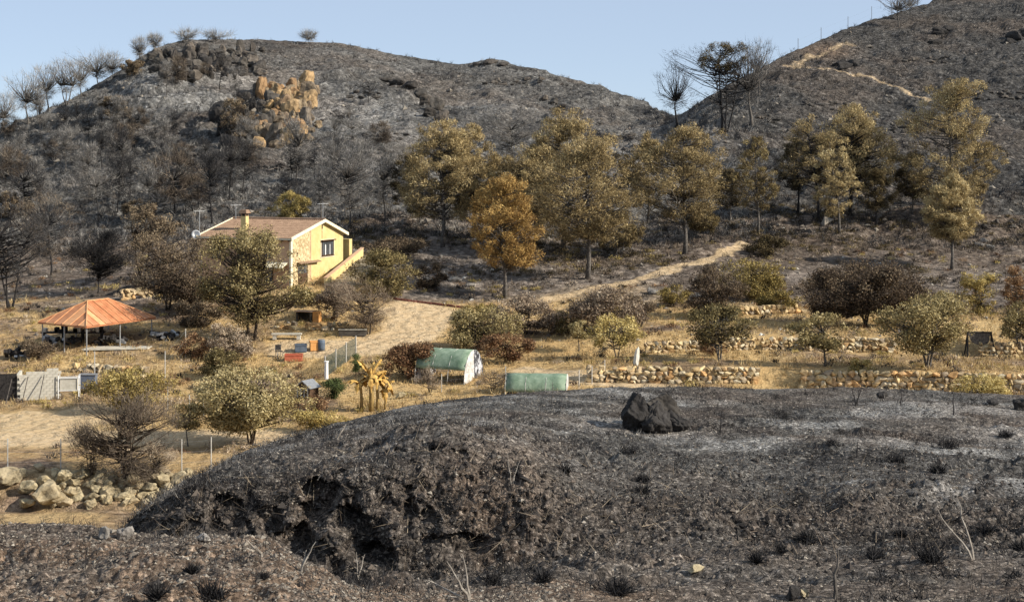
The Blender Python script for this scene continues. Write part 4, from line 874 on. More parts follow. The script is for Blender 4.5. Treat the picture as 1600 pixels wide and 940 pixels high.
# scrub that nobody could count
def tuft_field(name, label, P, rng, n_each, ln, wd, spread, mat, up=1.6, t0=.5, cat='scrub'):
    C = P + np.array([0, 0, 0]); k = len(C)
    V, F, T = leaves(C, n_each, rng.uniform(.5, 1.4, k) * spread, ln, wd, rng, up, None, np.full(k, t0) + rng.normal(0, .2, k), .35)
    V[:, 2] += spread * .2
    tag(link(name, fast_mesh(name, V, F, False, {'tint': T}), M[mat]), label, cat, None, 'stuff')
rg = np.random.default_rng(77)
tuft_field('burnt_scrub', 'charred low scrub covering both burnt hillsides', sample_rows(6000, 17.3, 21.1, -30, 1630, rg), rg, 12, .9, .07, .55, 'char_twig', 1.2, .5)
tuft_field('ashen_scrub', 'ash grey dead scrub on the left hill', sample_rows(5000, 17.5, 21.1, -30, 1200, rg), rg, 12, .9, .06, .6, 'grey_twig', 1.2, .6)
tuft_field('brown_scrub', 'brown half burnt scrub on the lower slopes', sample_rows(1500, 15.8, 18.6, -30, 1630, rg, lambda P, g: g(pathm) < .2), rg, 24, .5, .06, .5, 'brown_twig', 1.2, .5)
tuft_field('pine_litter', 'dark half burnt undergrowth below the scorched pines', sample_rows(1500, 16.2, 18.4, 380, 1630, rg, lambda P, g: (g(pathm) < .1) & (fbm(P[:,0], P[:,1], 10, 2, 66) > .0)), rg, 60, .25, .07, .8, 'pine_dull', 1.0, .2, 'undergrowth')  # dark tufts added to deepen the shade under the pines
tuft_field('dry_grass', 'tufts of dry yellow grass over the terraces and plots', sample_rows(7000, 9.2, 16.6, -30, 1630, rg, lambda P, g: (g(straw) > .35) & (g(pathm) < .1)), rg, 12, .34, .045, .4, 'straw_tuft', 1.8, .5, 'grass')
for nm, lb_x, n_, mt_, t0_ in (('rusty_weeds','rust brown weeds along the terraces',500,'rust_leaf',.5),('withered_weeds','withered grey brown weeds over the plots',900,'mauve_leaf',.6),('yellow_weeds','yellowed weeds over the plots',700,'olive_yellow',.55),('sooty_weeds','black burnt weeds among the terraces',450,'char_twig',.3)):
    tuft_field(nm, lb_x, sample_rows(n_, 8.5, 17.2, -30, 1630, rg, lambda P, g: (g(pathm) < .1) & (fbm(P[:,0], P[:,1], 9, 2, n_) > -.05)), rg, 55, .22, .06, .55, mt_, 1.2, t0_, 'weeds')
tuft_field('ashen_stubble', 'grey stubble mats on the burnt foreground', sample_rows(2600, 3.8, 5.1, 200, 1630, rg, lambda P, g: fbm(P[:,0], P[:,1], 1.6, 3, 5) > .08), rg, 10, .13, .012, .2, 'grey_twig', .9, .4)
tuft_field('sooty_stubble', 'black stubble mats on the burnt foreground', sample_rows(5200, 2.2, 5.1, 200, 1630, rg, lambda P, g: fbm(P[:,0], P[:,1], 1.3, 3, 8) > .12), rg, 14, .13, .014, .2, 'char_twig', .9, .2)
tuft_field('hanging_roots', 'thin pale roots and dead stalks hanging on the eroded bank', sample_rows(700, 2.8, 4.2, 200, 1500, rg), rg, 4, .38, .012, .1, 'brown_twig', -.2, .75, 'roots')
tuft_field('charred_stubble', 'thin charred stubble over the burnt foreground', sample_rows(3600, 1.6, 5.0, -30, 1630, rg), rg, 7, .16, .008, .14, 'char_twig', 1.8, .5)
# ------------------------------------------------------------------ the yellow house
M['yellow'] = pmat('yellow_render', (.55,.42,.18), (.64,.51,.25), 1.5, .9, bump=.15)
M['cream'] = pmat('cream_trim', (.68,.60,.42), (.80,.73,.55), 3, .85)
M['terracotta_wall'] = pmat('terracotta_render', (.46,.29,.18), (.57,.38,.24), 1.2, .9, bump=.15)
M['tile'] = pmat('clay_tiles', (.19,.12,.078), (.31,.205,.135), 2.2, .85, bump=.3)
M['stone_clad'] = pmat('stone_cladding', (.34,.25,.13), (.66,.52,.31), 5, .9, bump=.8, bscale=9, lo=.42, hi=.58)
M['dark'] = pmat('dark_recess', (.012,.010,.010), (.03,.026,.024), 2, .8)
M['glass'] = pmat('window_glass', (.05,.055,.06), (.10,.11,.12), 1, .15, spec=.6)
M['wood_dark'] = pmat('dark_wood', (.05,.028,.016), (.11,.065,.038), 5, .7)
M['white'] = pmat('white_paint', (.70,.70,.68), (.80,.80,.78), 4, .6)
M['metal'] = pmat('grey_metal', (.28,.28,.28), (.42,.42,.41), 6, .45, metallic=.6)
M['step_stone'] = pmat('step_stone', (.34,.28,.19), (.55,.47,.34), 3, .9, bump=.4)
M['concrete'] = pmat('pale_concrete', (.44,.41,.33), (.60,.56,.47), 3, .9, bump=.2)
TH = R(22); HX, HD = -20.7, 138.0
hz0 = -12.2; eave = -7.38 - hz0; rise = 1.52
house = thing('house', 'yellow two storey country house with a clay tile roof', 'house', (HX, HD, hz0), R(90) - TH)
# local axes: x along the gable (0..11.2), y along the ridge (0..10.5)
GW, GL, AP = 11.2, 10.5, 6.46
x0, x1, y0, y1 = .45, 10.75, .35, 10.1
def roofz(x): return eave + rise * (x / AP if x < AP else (GW - x) / (GW - AP)) - .12
B = -2.2
m = MB()   # body: gable polygon extruded, with the window left open in the render by a frame in front
m.prism([(x0,y0,B),(x1,y0,B),(x1,y0,roofz(x1)-.05),(AP,y0,roofz(AP)-.05),(x0,y0,roofz(x0)-.05)], (0, y1-y0, 0)); wall = m.build('wall', M['yellow'], house)
m = MB(); m.box(x0-.03, x0, y0+.02, y1, B, roofz(x0)-.08); m.build('side_wall', M['terracotta_wall'], house)
# clay tile roof: corrugated courses on each slope, overhanging
def slope(name, xa, za, xb, zb, ya, yb):
    n = int((yb-ya)/.11); V = []; F = []; rows = 11
    for j in range(rows):
        for e in (0, 1):
            t = (j + e) / rows; zl = 0
            for i in range(n+1):
                y = ya + (yb-ya)*i/n; V.append((xa+(xb-xa)*t, y, za+(zb-za)*t + .05*abs(math.sin(i*math.pi/2)) + (.012 if e == 0 else 0)))
    for r_ in range(2*rows-1):
        for i in range(n): a = r_*(n+1)+i; F.append((a, a+1, a+n+2, a+n+1))
    me = bpy.data.meshes.new(name); me.from_pydata(V, [], F); o = link(name, me, M['tile'], house)
    k = MB(); k.prism([(xa,ya+.01,za-.14),(xb,ya+.01,zb-.14),(xb,ya+.01,zb-.01),(xa,ya+.01,za-.01)], (0, yb-ya-.02, 0)); k.build('roof_slab', M['cream'], house)
    tag(o, None, None, None, 'stuff'); return o
slope('roof_tiles', 0, eave, AP, eave+rise, 0, GL); slope('roof_tiles', GW, eave, AP, eave+rise, 0, GL)
m = MB(); m.tube([(AP, -.02, eave+rise+.05), (AP, GL+.02, eave+rise+.05)], .14, 8); m.build('ridge_tiles', M['tile'], house)
m = MB()
for (xa, za, xb, zb) in ((0, eave, AP, eave+rise), (GW, eave, AP, eave+rise)):
    m.prism([(xa,-.06,za-.20),(xb,-.06,zb-.20),(xb,-.06,zb+.10),(xa,-.06,za+.10)], (0,.10,0))
m.build('verge_trim', M['cream'], house)
m = MB()
for (xa, za, xb, zb) in ((0, eave, AP, eave+rise), (GW, eave, AP, eave+rise)):
    m.prism([(xa,GL-.04,za-.15),(xb,GL-.04,zb-.15),(xb,GL-.04,zb+.12),(xa,GL-.04,za+.12)], (0,.10,0))
m.build('verge_trim', M['cream'], house)
for k in range(13):
    m = MB(); yy = .3 + k * .8; m.box(.02, x0, yy, yy+.1, eave-.27, eave-.15); m.build('rafter', M['wood_dark'], house)
# stone cladding on the left third of the gable, with its doorway
def px2x(px):   # local x of the gable plane for a photographed column
    u = (px-800)/FP; s_, c_ = math.sin(TH), math.cos(TH); yl = y0
    ox, oy = HX - yl*c_, HD + yl*s_
    return (u*oy - ox)/(s_ - u*c_)
def pz(px, py):
    x = px2x(px); d_ = HD + x*math.cos(TH) + y0*math.sin(TH); return (HZ-py)*d_/FP - hz0
cx1 = px2x(484.5)
m = MB(); dx0, dx1, dz1 = px2x(464.5), px2x(480), pz(472, 411)
m.prism([(x0,y0-.06,dz1),(cx1,y0-.06,dz1),(cx1,y0-.06,roofz(cx1)-.2),(x0,y0-.06,roofz(x0)-.2)], (0,.055,0))
m.box(x0, dx0, y0-.06, y0-.005, B, dz1-.002); m.box(dx1, cx1, y0-.06, y0-.005, B, dz1-.002)
m.build('stone_cladding', M['stone_clad'], house)
m = MB(); m.box(x0-.06, x0+.28, y0-.09, y0+.1, B, roofz(x0)-.16); m.build('corner_pilaster', M['cream'], house)
m = MB(); m.box(cx1-.05, cx1+.09, y0-.08, y0-.005, B, roofz(cx1)-.15); m.build('downpipe', M['terracotta_wall'], house)
m = MB(); m.box(dx0, dx1, y0-.02, y0-.004, B, dz1); dr_ = m.build('door', M['wood_dark'], house)
m = MB(); m.box(dx0+.12, dx1-.12, y0-.035, y0-.022, dz1-.95, dz1-.15); m.build('pane', M['glass'], dr_)
m = MB(); m.box(dx1-.16, dx1-.1, y0-.07, y0-.022, dz1-1.2, dz1-1.1); m.build('handle', M['metal'], dr_)
m = MB(); m.prism([(dx0-.15,y0-.45,dz1-.02),(px2x(496),y0-.45,dz1-.02),(px2x(496),y0-.45,dz1+.05),(dx0-.15,y0-.45,dz1+.05)], (0,.35,.10)); m.build('door_canopy', M['tile'], house)
# gable window
wx0, wx1, wz0, wz1 = px2x(501.5), px2x(520.5), pz(511, 399), pz(511, 376)
m = MB(); e = .16
m.box(wx0-e, wx1+e, y0-.05, y0-.004, wz0-e, wz1+e); m.build('window_surround', M['cream'], house)
m = MB(); fr = m; t_ = .10
fr.box(wx0, wx1, y0-.09, y0-.052, wz0, wz0+t_); fr.box(wx0, wx1, y0-.09, y0-.052, wz1-t_, wz1); fr.box(wx0, wx0+t_, y0-.09, y0-.052, wz0+t_, wz1-t_); fr.box(wx1-t_, wx1, y0-.09, y0-.052, wz0+t_, wz1-t_)
win = fr.build('window', M['wood_dark'], house)
m = MB(); m.box(wx0+t_, wx1-t_, y0-.066, y0-.054, wz0+t_, wz1-t_); m.build('pane', M['glass'], win)
wm_ = (wx1-wx0)
for c in (.32, .68):
    m = MB(); m.box(wx0+wm_*c-.09, wx0+wm_*c+.09, y0-.085, y0-.068, wz0+t_, wz1-t_-.25); m.build('curtain', M['white'], win)
m = MB()
for k in range(7): xx = wx0+t_+ (wm_-2*t_)*k/6; m.tube([(xx,y0-.13,wz0),(xx,y0-.13,wz1)], .016, 4)
m.box(wx0-.05, wx1+.05, y0-.16, y0-.092, wz0-.03, wz0+.02); m.box(wx0-.12, wx1+.12, y0-.3, y0-.055, wz1+.02, wz1+.12); m.build('grille', M['wood_dark'], win)
m = MB(); m.box(AP-.07, AP+.07, y0-.05, y0-.004, roofz(AP)-.75, roofz(AP)-.35); m.build('vent', M['dark'], house)
m = MB(); m.box(AP-.03, AP+.05, y0-.03, y0-.003, roofz(AP)-1.7, roofz(AP)-.78); m.build('stain_bracket', M['stone_clad'], house)
# left wall openings and lean-to canopy
m = MB(); m.prism([(x0-1.1, .6, pz(460,416)-.1),(x0-.04,.6,pz(460,416)+.35),(x0-.04,.6,pz(460,416)+.43),(x0-1.1,.6,pz(460,416))], (0, 4.5, 0)); m.build('side_canopy', M['cream'], house)
for (ya, zb, zt) in ((2.2, .6, 2.0), (5.2, 2.7, 3.9), (5.4, .2, 1.9), (8.0, 2.7, 3.9), (2.4, 2.9, 3.9)):
    m = MB(); m.box(x0-.06, x0-.034, ya, ya+1.0, zb, zt); wf = m.build('window', M['wood_dark'], house)
    m = MB(); m.box(x0-.075, x0-.062, ya+.1, ya+.9, zb+.1, zt-.1); m.build('pane', M['glass'], wf)
# chimney
cxx, cyy = 2.9, 6.9
m = MB(); zc = eave + rise*cxx/AP; m.box(cxx-.27, cxx+.27, cyy-.28, cyy+.28, zc-.3, zc+1.25); ch = m.build('chimney', M['yellow'], house)
m = MB(); m.box(cxx-.2, cxx+.2, cyy-.22, cyy+.22, zc+1.252, zc+1.50); m.build('flue', M['dark'], ch)
m = MB(); a_ = .45
for (sx, sy) in ((-1,-1),(1,-1),(1,1),(-1,1)): m.box(cxx+sx*.2-.05, cxx+sx*.2+.05, cyy+sy*.21-.05, cyy+sy*.21+.05, zc+1.252, zc+1.52)
m.add([(cxx-a_,cyy-a_,zc+1.52),(cxx+a_,cyy-a_,zc+1.52),(cxx+a_,cyy+a_,zc+1.52),(cxx-a_,cyy+a_,zc+1.52),(cxx-.3,cyy-.3,zc+1.88),(cxx+.3,cyy-.3,zc+1.88),(cxx+.3,cyy+.3,zc+1.88),(cxx-.3,cyy+.3,zc+1.88)],
      [(0,3,2,1),(4,5,6,7),(0,1,5,4),(1,2,6,5),(2,3,7,6),(3,0,4,7)]); m.build('chimney_cap', M['tile'], ch)
# porch on the right end
m = MB(); m.box(x1+.01, x1+1.2, y0+.9, y0+3.4, eave-.55, eave-.35); m.build('porch_roof', M['cream'], house)
m = MB(); m.box(x1+.75, x1+1.35, y0-.3, y0+.9, B, eave-.6); m.build('porch_pillar', M['yellow'], house)
m = MB(); m.box(x1+.004, x1+.9, y0+.92, y0+1.02, B, eave-.56); m.build('porch_door', M['dark'], house)  # dark slab painted as the shade in the porch opening
# antennas and dish
def mast(px, base, hgt, lx, ly, label):
    m = MB(); m.tube([(lx, ly, base), (lx, ly, base+hgt)], .035, 5); return m
for (lx, ly, zb, hg, lab) in ((.3, 10.35, eave-2.0, 4.6, 'pale television antenna mast beside the white dish'), (6.0, 9.9, eave+rise-.2, 1.7, 'short thin antenna mast at the left end of the roof ridge'), (AP+.8, .7, eave+rise-.4, 2.1, 'thin white antenna mast behind the gable top')):
    Mh = Matrix.Translation((HX, HD, hz0)) @ Matrix.Rotation(R(90)-TH, 4, 'Z'); p = Mh @ Vector((lx, ly, zb))
    a = thing('antenna', lab, 'antenna', p, .4, 'antennas on the house')
    m = MB(); m.tube([(0,0,0),(0,0,hg)], .035, 5); m.build('mast', M['metal'], a)
    m = MB(); m.tube([(-.5,0,hg-.15),(.5,0,hg-.15)], .02, 4)
    for k in range(5): m.tube([(-.5+k*.25,-.28,hg-.15),(-.5+k*.25,.28,hg-.15)], .014, 4)
    m.build('dipoles', M['white'], a)
dsh = thing('satellite_dish', 'round white satellite dish at the left roof corner', 'satellite dish', Mh @ Vector((.0, 10.55, eave-.35)), 0)
m = MB(); V_ = [(0,.12,.55)]; F_ = []
for r_ in (1, 2, 3):
    for k in range(16): a = k*math.pi/8; rr_ = .42*r_/3; V_.append((rr_*math.cos(a), .12-.14*(r_/3)**2, .55+rr_*math.sin(a)))
for k in range(16): F_.append((0, 1+k, 1+(k+1)%16))
for r_ in (0, 1):
    for k in range(16): F_.append((1+r_*16+k, 1+(r_+1)*16+k, 1+(r_+1)*16+(k+1)%16, 1+r_*16+(k+1)%16))
m.add(V_, F_); dd = m.build('reflector', M['white'], dsh, True); sd = dd.modifiers.new('t', 'SOLIDIFY'); sd.thickness = .03
m = MB(); m.tube([(0,.13,.55),(0,.2,.3),(0,.2,-.2)], .03, 5); m.tube([(0,.0,.2),(0,-.35,.5)], .015, 4); m.build('bracket', M['metal'], dsh)
# outside steps with their parapet
P0 = hit(508, 447, 125, 150); sp = thing('stone_steps', 'flight of pale stone steps climbing beside the yellow gable', 'steps', P0)
P1 = Vector(((566-800)/FP*151, 151, zz(399, 151))); n = 12; rr = random.Random(2)
for k in range(n):
    a = P0.lerp(P1, k/n); b_ = P0.lerp(P1, (k+1)/n); c = a - P0; m = MB()
    m.box(.3, 2.3+rr.uniform(-.3,.3), 0, (b_-a).y*.45, -.5, .14); m.build('step', M['step_stone'], sp, loc=c)
pw = thing('parapet_wall', 'sloping yellow parapet with a reddish coping beside the steps', 'wall', P0)
dv = P1 - P0
m = MB(); m.prism([(-.1,0,-.9),(.12,0,-.9),(.12,0,.75),(-.1,0,.75)], dv); m.build('parapet', M['yellow'], pw)
m = MB(); m.prism([(-.16,0,.753),(.18,0,.753),(.18,0,.83),(-.16,0,.83)], dv); m.build('coping', M['terracotta_wall'], pw)
# terrace pots near the gable
# ------------------------------------------------------------------ the rusty pavilion
M['rust'] = pmat('rusty_sheet', (.38,.15,.07), (.54,.26,.13), 1.6, .75, metallic=.0, lo=.3, hi=.7, stretch=(1,1,1))
M['rust_pale'] = pmat('pale_rusty_sheet', (.58,.27,.12), (.72,.40,.20), 1.6, .75)
M['rust_dark'] = pmat('dark_rusty_sheet', (.36,.13,.055), (.52,.22,.10), 1.6, .75)
Pn = Vector(((135-800)/FP*118, 118, zz(510,118))); Pr = Vector(((243-800)/FP*125, 125, Pn.z)); Pl = Vector(((60-800)/FP*121.3, 121.3, Pn.z)); Pb = Pr + Pl - Pn
ax = (Pr-Pn); ay = (Pl-Pn); la, lb_ = ax.length, ay.length; fl = hit(138, 547, 112, 126)
pav = thing('pavilion', 'open pavilion with a rusty orange sheet metal hip roof', 'pavilion', Pn, 0)
ah, bh = ax.normalized(), ay.normalized(); zr = zz(469,123) - Pn.z; rs = lb_/2*.95
r0 = ah*rs + bh*(lb_/2) + Vector((0,0,zr)); r1 = ah*(la-rs) + bh*(lb_/2) + Vector((0,0,zr))
def slope_panels(e0, e1, t0, t1, n, seed):
    """a roof face from eave e0-e1 up to top t0-t1, cut into upright sheets, each its own part"""
    rr = random.Random(seed); e0, e1, t0, t1 = map(Vector, (e0, e1, t0, t1)); L_ = (e1-e0).length; eh = (e1-e0).normalized()
    a = (t0-e0).dot(eh); b = (t1-e0).dot(eh); up0 = t0 - (e0 + eh*a)      # vector from eave to ridge line
    def hgt(s):
        if s < a: return s/a if a > 1e-6 else 1
        if s > b: return (L_-s)/(L_-b) if L_-b > 1e-6 else 1
        return 1
    nrm = eh.cross(up0).normalized()
    for k in range(n):
        s0, s1 = L_*k/n+.012, L_*(k+1)/n-.012; br = sorted([s0] + [q for q in (a, b) if s0 < q < s1] + [s1]); m = MB()
        lift = nrm*(.03 if k % 2 else 0.0)
        poly = [e0+eh*s0, e0+eh*s1] + [e0+eh*s+up0*hgt(s) for s in reversed(br)]
        m.prism([p+lift for p in poly], -nrm*.02); m.build('roof_sheet', M[rr.choice(['rust','rust','rust_pale','rust_dark'])], pav)
        m = MB(); s = s0; m.tube([e0+eh*s+nrm*.04, e0+eh*s+up0*hgt(s)+nrm*.04], .035, 4); m.build('seam', M['rust_pale'], pav)
Z0 = Vector((0,0,0))
slope_panels(Z0, ax, r0, r1, 11, 1); slope_panels(ay, Z0, r0, r0, 6, 2); slope_panels(ax, ax+ay, r1, r1, 6, 3); slope_panels(ax+ay, ay, r1, r0, 11, 4)
m = MB()
for a, b in ((Z0, ax), (ax, ax+ay), (ax+ay, ay), (ay, Z0)): m.tube([a-Vector((0,0,.08)), b-Vector((0,0,.08))], .07, 4)
m.build('eave_beam', M['rust_dark'], pav)
m = MB()
for a, b in ((Z0, r0), (ax, r1), (ax+ay, r1), (ay, r0), (r0, r1)): m.tube([a+Vector((0,0,.05)), b+Vector((0,0,.05))], .05, 5)
m.build('hip_cap', M['rust_pale'], pav)
for s, t_ in ((.03,.04),(.97,.04),(.97,.96),(.03,.96),(.5,.04),(.5,.96),(.03,.5)):
    p = ax*s + ay*t_; g_ = gz(Pn.x+p.x, Pn.y+p.y) - Pn.z; m = MB(); m.tube([p+Vector((0,0,-.1)), p+Vector((0,0,g_-.1))], .06, 6); m.build('post', M['metal'], pav)
# charred clutter under and beside the pavilion
rr = random.Random(31)
cl = thing('burnt_workbench', 'black burnt workbench and charred boards under the rusty roof', 'workbench', Pn + ax*.35 + ay*.8)
cl.location.z = gz(cl.location.x, cl.location.y)
m = MB(); m.box(-2.6,2.6,-.4,.4,.8,.9); m.build('bench_top', M['bark_black'], cl)
for sx in (-2.4, -.8, .8, 2.4):
    m = MB(); m.box(sx-.06,sx+.06,-.3,.3,0,.8); m.build('leg', M['bark_black'], cl)
for k in range(12):
    m = MB(); x_ = rr.uniform(-2.5,2.3); m.box(x_,x_+rr.uniform(.2,.6),-.3,.25,.905,.95+rr.uniform(.1,.5)); m.build('burnt_item', M['bark_black'] if k % 3 else M['concrete'], cl)
for k, (a, b2, w_, h_, lab) in enumerate(((95,540,50,22,'sooty black heap of scrap left of the pavilion posts'),(175,538,46,20,'sooty black heap of scrap behind the middle pavilion post'),(255,530,40,16,'dark scrap pile right of the pavilion'),(25,560,44,20,'grey and black rubble heap at the left edge of the yard'))):
    q = hit(a, b2, 110, 135); tt = thing('scrap_heap', lab, 'scrap heap', q, 0, 'scrap heaps in the burnt yard'); s = q.y/FP
    for j in range(18):
        m = MB(); cx_, cy_ = rr.uniform(-.5,.5)*w_*s, rr.uniform(-.6,.6); L_ = rr.uniform(.3,1.3); an = rr.uniform(0,3.1); hh = rr.uniform(.1, h_*s)
        Mx = Matrix.Translation((cx_,cy_,hh*.6)) @ Matrix.Rotation(an,4,'Z') @ Matrix.Rotation(rr.uniform(-.6,.6),4,'Y'); m.box(-L_/2,L_/2,-.12,.12,-.04,.05+rr.uniform(0,.25),Mx)
        m.build('scrap', M['bark_black'] if rr.random() < .7 else M['metal'], tt)
q = hit(175, 545, 112, 124); m = MB()
m.prism([(-2.2,-1.1,0),(3.0,-.3,0),(3.2,1.4,0),(-1.6,1.3,0)], (0,0,.12)); tag(m.build('concrete_slab', M['concrete'], None, loc=q+Vector((0,0,.02))), 'pale concrete floor slab under the right part of the pavilion', 'slab')
# ------------------------------------------------------------------ block pen at the left
P = hit(34, 625, 100, 112); pen = thing('block_pen', 'roofless pen of pale concrete blocks at the left edge', 'block pen', P, R(13)); s = P.y/FP; rr = random.Random(12)
bm_ = MB(); bm_.box(-.195,.195,-.09,.09,-.095,.095); blk = bm_.mesh('block'); blk.materials.append(M['concrete'])
W_ = int(58*s/.40)
for r_ in range(11):
    for c in range(W_+1):
        if r_ > 8 and not (c in (W_, W_-1) or (r_ == 9 and rr.random() < .5)): continue
        link('block', blk, None, pen, ((c + (.5 if r_ % 2 else 0))*.40-.1, 0, .1+r_*.2), (0,0,rr.uniform(-.03,.03)))
for r_ in range(9):
    for c in range(6): link('block', blk, None, pen, (-.3, .35+c*.4, .1+r_*.2), (0,0,R(90)))
m = MB(); m.box(-2.4,-.35,.1,.16,0,1.9); m.build('dark_panel', M['bark_black'], pen)
for k, sx in enumerate((-1.9,-1.0,.1,1.2)):
    m = MB(); m.tube([(sx,-.9,-.1),(sx+.35,-.2,1.5+.1*k)], .035, 5); m.build('prop', M['bark_grey'], pen)
q = hit(108, 622, 98, 114); tk = thing('metal_frame', 'white metal frame with a tank beside the block pen', 'metal frame', q, R(8))
for sx in (-.7,.7):
    for sy in (-.3,.3):
        m = MB(); m.tube([(sx,sy,0),(sx,sy,1.7)], .035, 5); m.build('leg', M['white'], tk)
for z_ in (.6,1.5):
    m = MB(); m.tube([(-.7,-.3,z_),(.7,-.3,z_),(.7,.3,z_),(-.7,.3,z_),(-.7,-.3,z_)], .03, 4); m.build('rail', M['white'], tk)
m = MB(); m.box(-.6,.6,-.25,.25,.62,1.45); m.build('tank', M['concrete'], tk)
q = hit(138, 606, 104, 116); m = MB(); m.box(-.6,.6,-.3,.3,0,1.0); o = m.build('water_tank', pmat('blue_grey', (.10,.12,.16), (.16,.18,.22), 3, .6), None, loc=q); tag(o, 'small blue grey box shaped tank right of the white metal frame', 'tank')
m = MB(); m.box(-.64,.64,-.34,.34,1.001,1.06); m.build('lid', M['metal'], o)
# ------------------------------------------------------------------ wire fences
M['post_pale'] = pmat('pale_post', (.38,.36,.32), (.55,.53,.48), 5, .8)
def fence(label, pts, hgt, dr, nw=3, extra=None, mat='post_pale', r_=.035):
    P = [hit(a, b2, *dr) for a, b2 in pts]; t = thing('wire_fence', label, 'fence', P[0]); n = []
    for p in P:
        m = MB(); m.tube([(0,0,-.2),(0,0,hgt)], r_, 5); m.build('post', M[mat], t, loc=p-P[0])
    for k in range(nw):
        m = MB(); z = hgt*(k+1)/(nw+.3)
        m.tube([p-P[0]+Vector((0,0,z)) for p in P], .006, 3); m.build('wire', M['metal'], t)
    return t
fence('thin wire fence along the near side of the dirt road', [(-20,738),(12,738),(95,738),(190,739),(284,739),(330,735)], 1.9, (78,90))
fence('wire fence around the plot left of the large olive tree', [(262,640),(296,655),(318,650),(345,645)], 1.7, (92,110))
fence('row of thin posts up the skyline of the right hill', [(1247,84),(1283,66),(1325,48),(1362,30),(1393,18),(1434,10)], 3.4, (250,420), 2, mat='bark_grey', r_=.055)
fence('slanting grey poles fence near the pavilion yard', [(148,600),(258,598),(290,560)], 2.4, (104,125))
fence('thin posts and wire left of the middle terrace wall', [(690,612),(790,600),(905,606),(925,600),(945,590)], 1.3, (98,112))
# shade net on posts beside the driveway
P0 = hit(508, 590, 104, 116); P1 = hit(556, 556, 112, 124); nf = thing('net_fence', 'grey green shade net stretched between posts by the vegetable plot', 'net fence', P0)
dv = P1-P0; m = MB()
for k in range(26): m.tube([Vector((0,0,.06*k)), dv+Vector((0,0,.06*k))], .014, 3)
for k in range(50): u = dv*(k/49); m.tube([u, u+Vector((0,0,1.5))], .012, 3)
o = m.build('net', pmat('net_green', (.06,.075,.06), (.12,.14,.11), 4, .8), nf)
for k in range(4):
    m = MB(); u = dv*(k/3); m.tube([u+Vector((0,0,-.2)), u+Vector((0,0,1.65))], .05, 6); m.build('post', M['post_pale'], nf)
q = hit(510, 592, 100, 112); m = MB(); m.tube([(0,0,-.2),(0,0,.1),(0,0,1.3)], [.17,.15,.14], 8); m.tube([(0,0,1.3),(0,0,1.36)], .19, 8); tag(m.build('white_pipe', M['white'], None, loc=q), 'short thick white post at the end of the shade net', 'post')
# ------------------------------------------------------------------ tunnel shelters
M['green_tarp'] = pmat('green_tarp', (.11,.17,.11), (.25,.32,.23), 1.6, .7, bump=.3)
M['tarp_white'] = pmat('white_sheet', (.34,.32,.29), (.68,.66,.62), 2.6, .8, bump=.5)
M['sooty_sheet'] = pmat('scorched_sheet', (.03,.03,.035), (.50,.50,.52), 2.6, .8, lo=.46, hi=.60)
def tunnel(label, px, py, rz, L_, Wd, Ht, dr, cover=(.25,.75), endmat=None):
    q = hit(px, py, *dr); t = thing('tunnel_shelter', label, 'tunnel shelter', q, rz, 'green covered tunnel shelters'); n = 14
    def arc(a): return (math.cos(a)*Wd/2, math.sin(a)*Ht)
    m = MB(); V_ = []; F_ = []
    for j in range(7):
        for i in range(n+1):
            a = math.pi*(cover[0]+(cover[1]-cover[0])*i/n); y, z = arc(a); sag = .03*math.sin(j*3.0+i)
            V_.append((L_*j/6, y, z+sag))
    for j in range(6):
        for i in range(n): a = j*(n+1)+i; F_.append((a,a+1,a+n+2,a+n+1))
    m.add(V_, F_); o = m.build('cover', M['green_tarp'], t, True); md = o.modifiers.new('t','SOLIDIFY'); md.thickness = .03
    for j in range(4):
        m = MB(); m.tube([(L_*j/3,)+arc(math.pi*i/10) for i in range(11)], .022, 5); m.build('hoop', M['post_pale'], t)
    if endmat:
        m = MB(); V_ = [(L_+.02, Wd/2*.05, 0)]; pts = [(L_+.02,)+arc(math.pi*(.0+.5*i/7)) for i in range(8)]; m.add([(L_+.02,0,0)]+pts, [(0,i+1,i+2) for i in range(7)]); o = m.build('end_sheet', M['sooty_sheet'], t); md = o.modifiers.new('t','SOLIDIFY'); md.thickness = .02
        m = MB(); pts = [(L_+.02,)+arc(math.pi*(.5+.5*i/7)) for i in range(8)]; m.add([(L_+.02,0,0)]+pts, [(0,i+1,i+2) for i in range(7)]); o = m.build('end_sheet', M['tarp_white'], t); md = o.modifiers.new('t','SOLIDIFY'); md.thickness = .02
    else:
        m = MB(); pts = [(L_+.02,)+arc(math.pi*i/12) for i in range(13)]; m.add([(L_+.02,0,0)]+pts, [(0,i+1,i+2) for i in range(12)]); o = m.build('end_sheet', M['tarp_white'], t); md = o.modifiers.new('t','SOLIDIFY'); md.thickness = .02
    m = MB(); pts = [(.05,)+arc(math.pi*i/12) for i in range(13)]; m.add([(.05,0,0)]+pts, [(0,i+2,i+1) for i in range(12)]); o = m.build('end_sheet', M['sooty_sheet'], t); md = o.modifiers.new('t','SOLIDIFY'); md.thickness = .02
    return t
tunnel('larger tunnel shelter with a green cover and half scorched white end', 664, 590, R(-22), 4.0, 3.6, 2.3, (104,118), (.30,.86), True)
tunnel('low green tunnel half hidden behind the crest of the burnt mound', 792, 612, R(-6), 4.3, 2.6, 1.35, (98,110), (.05,.95))
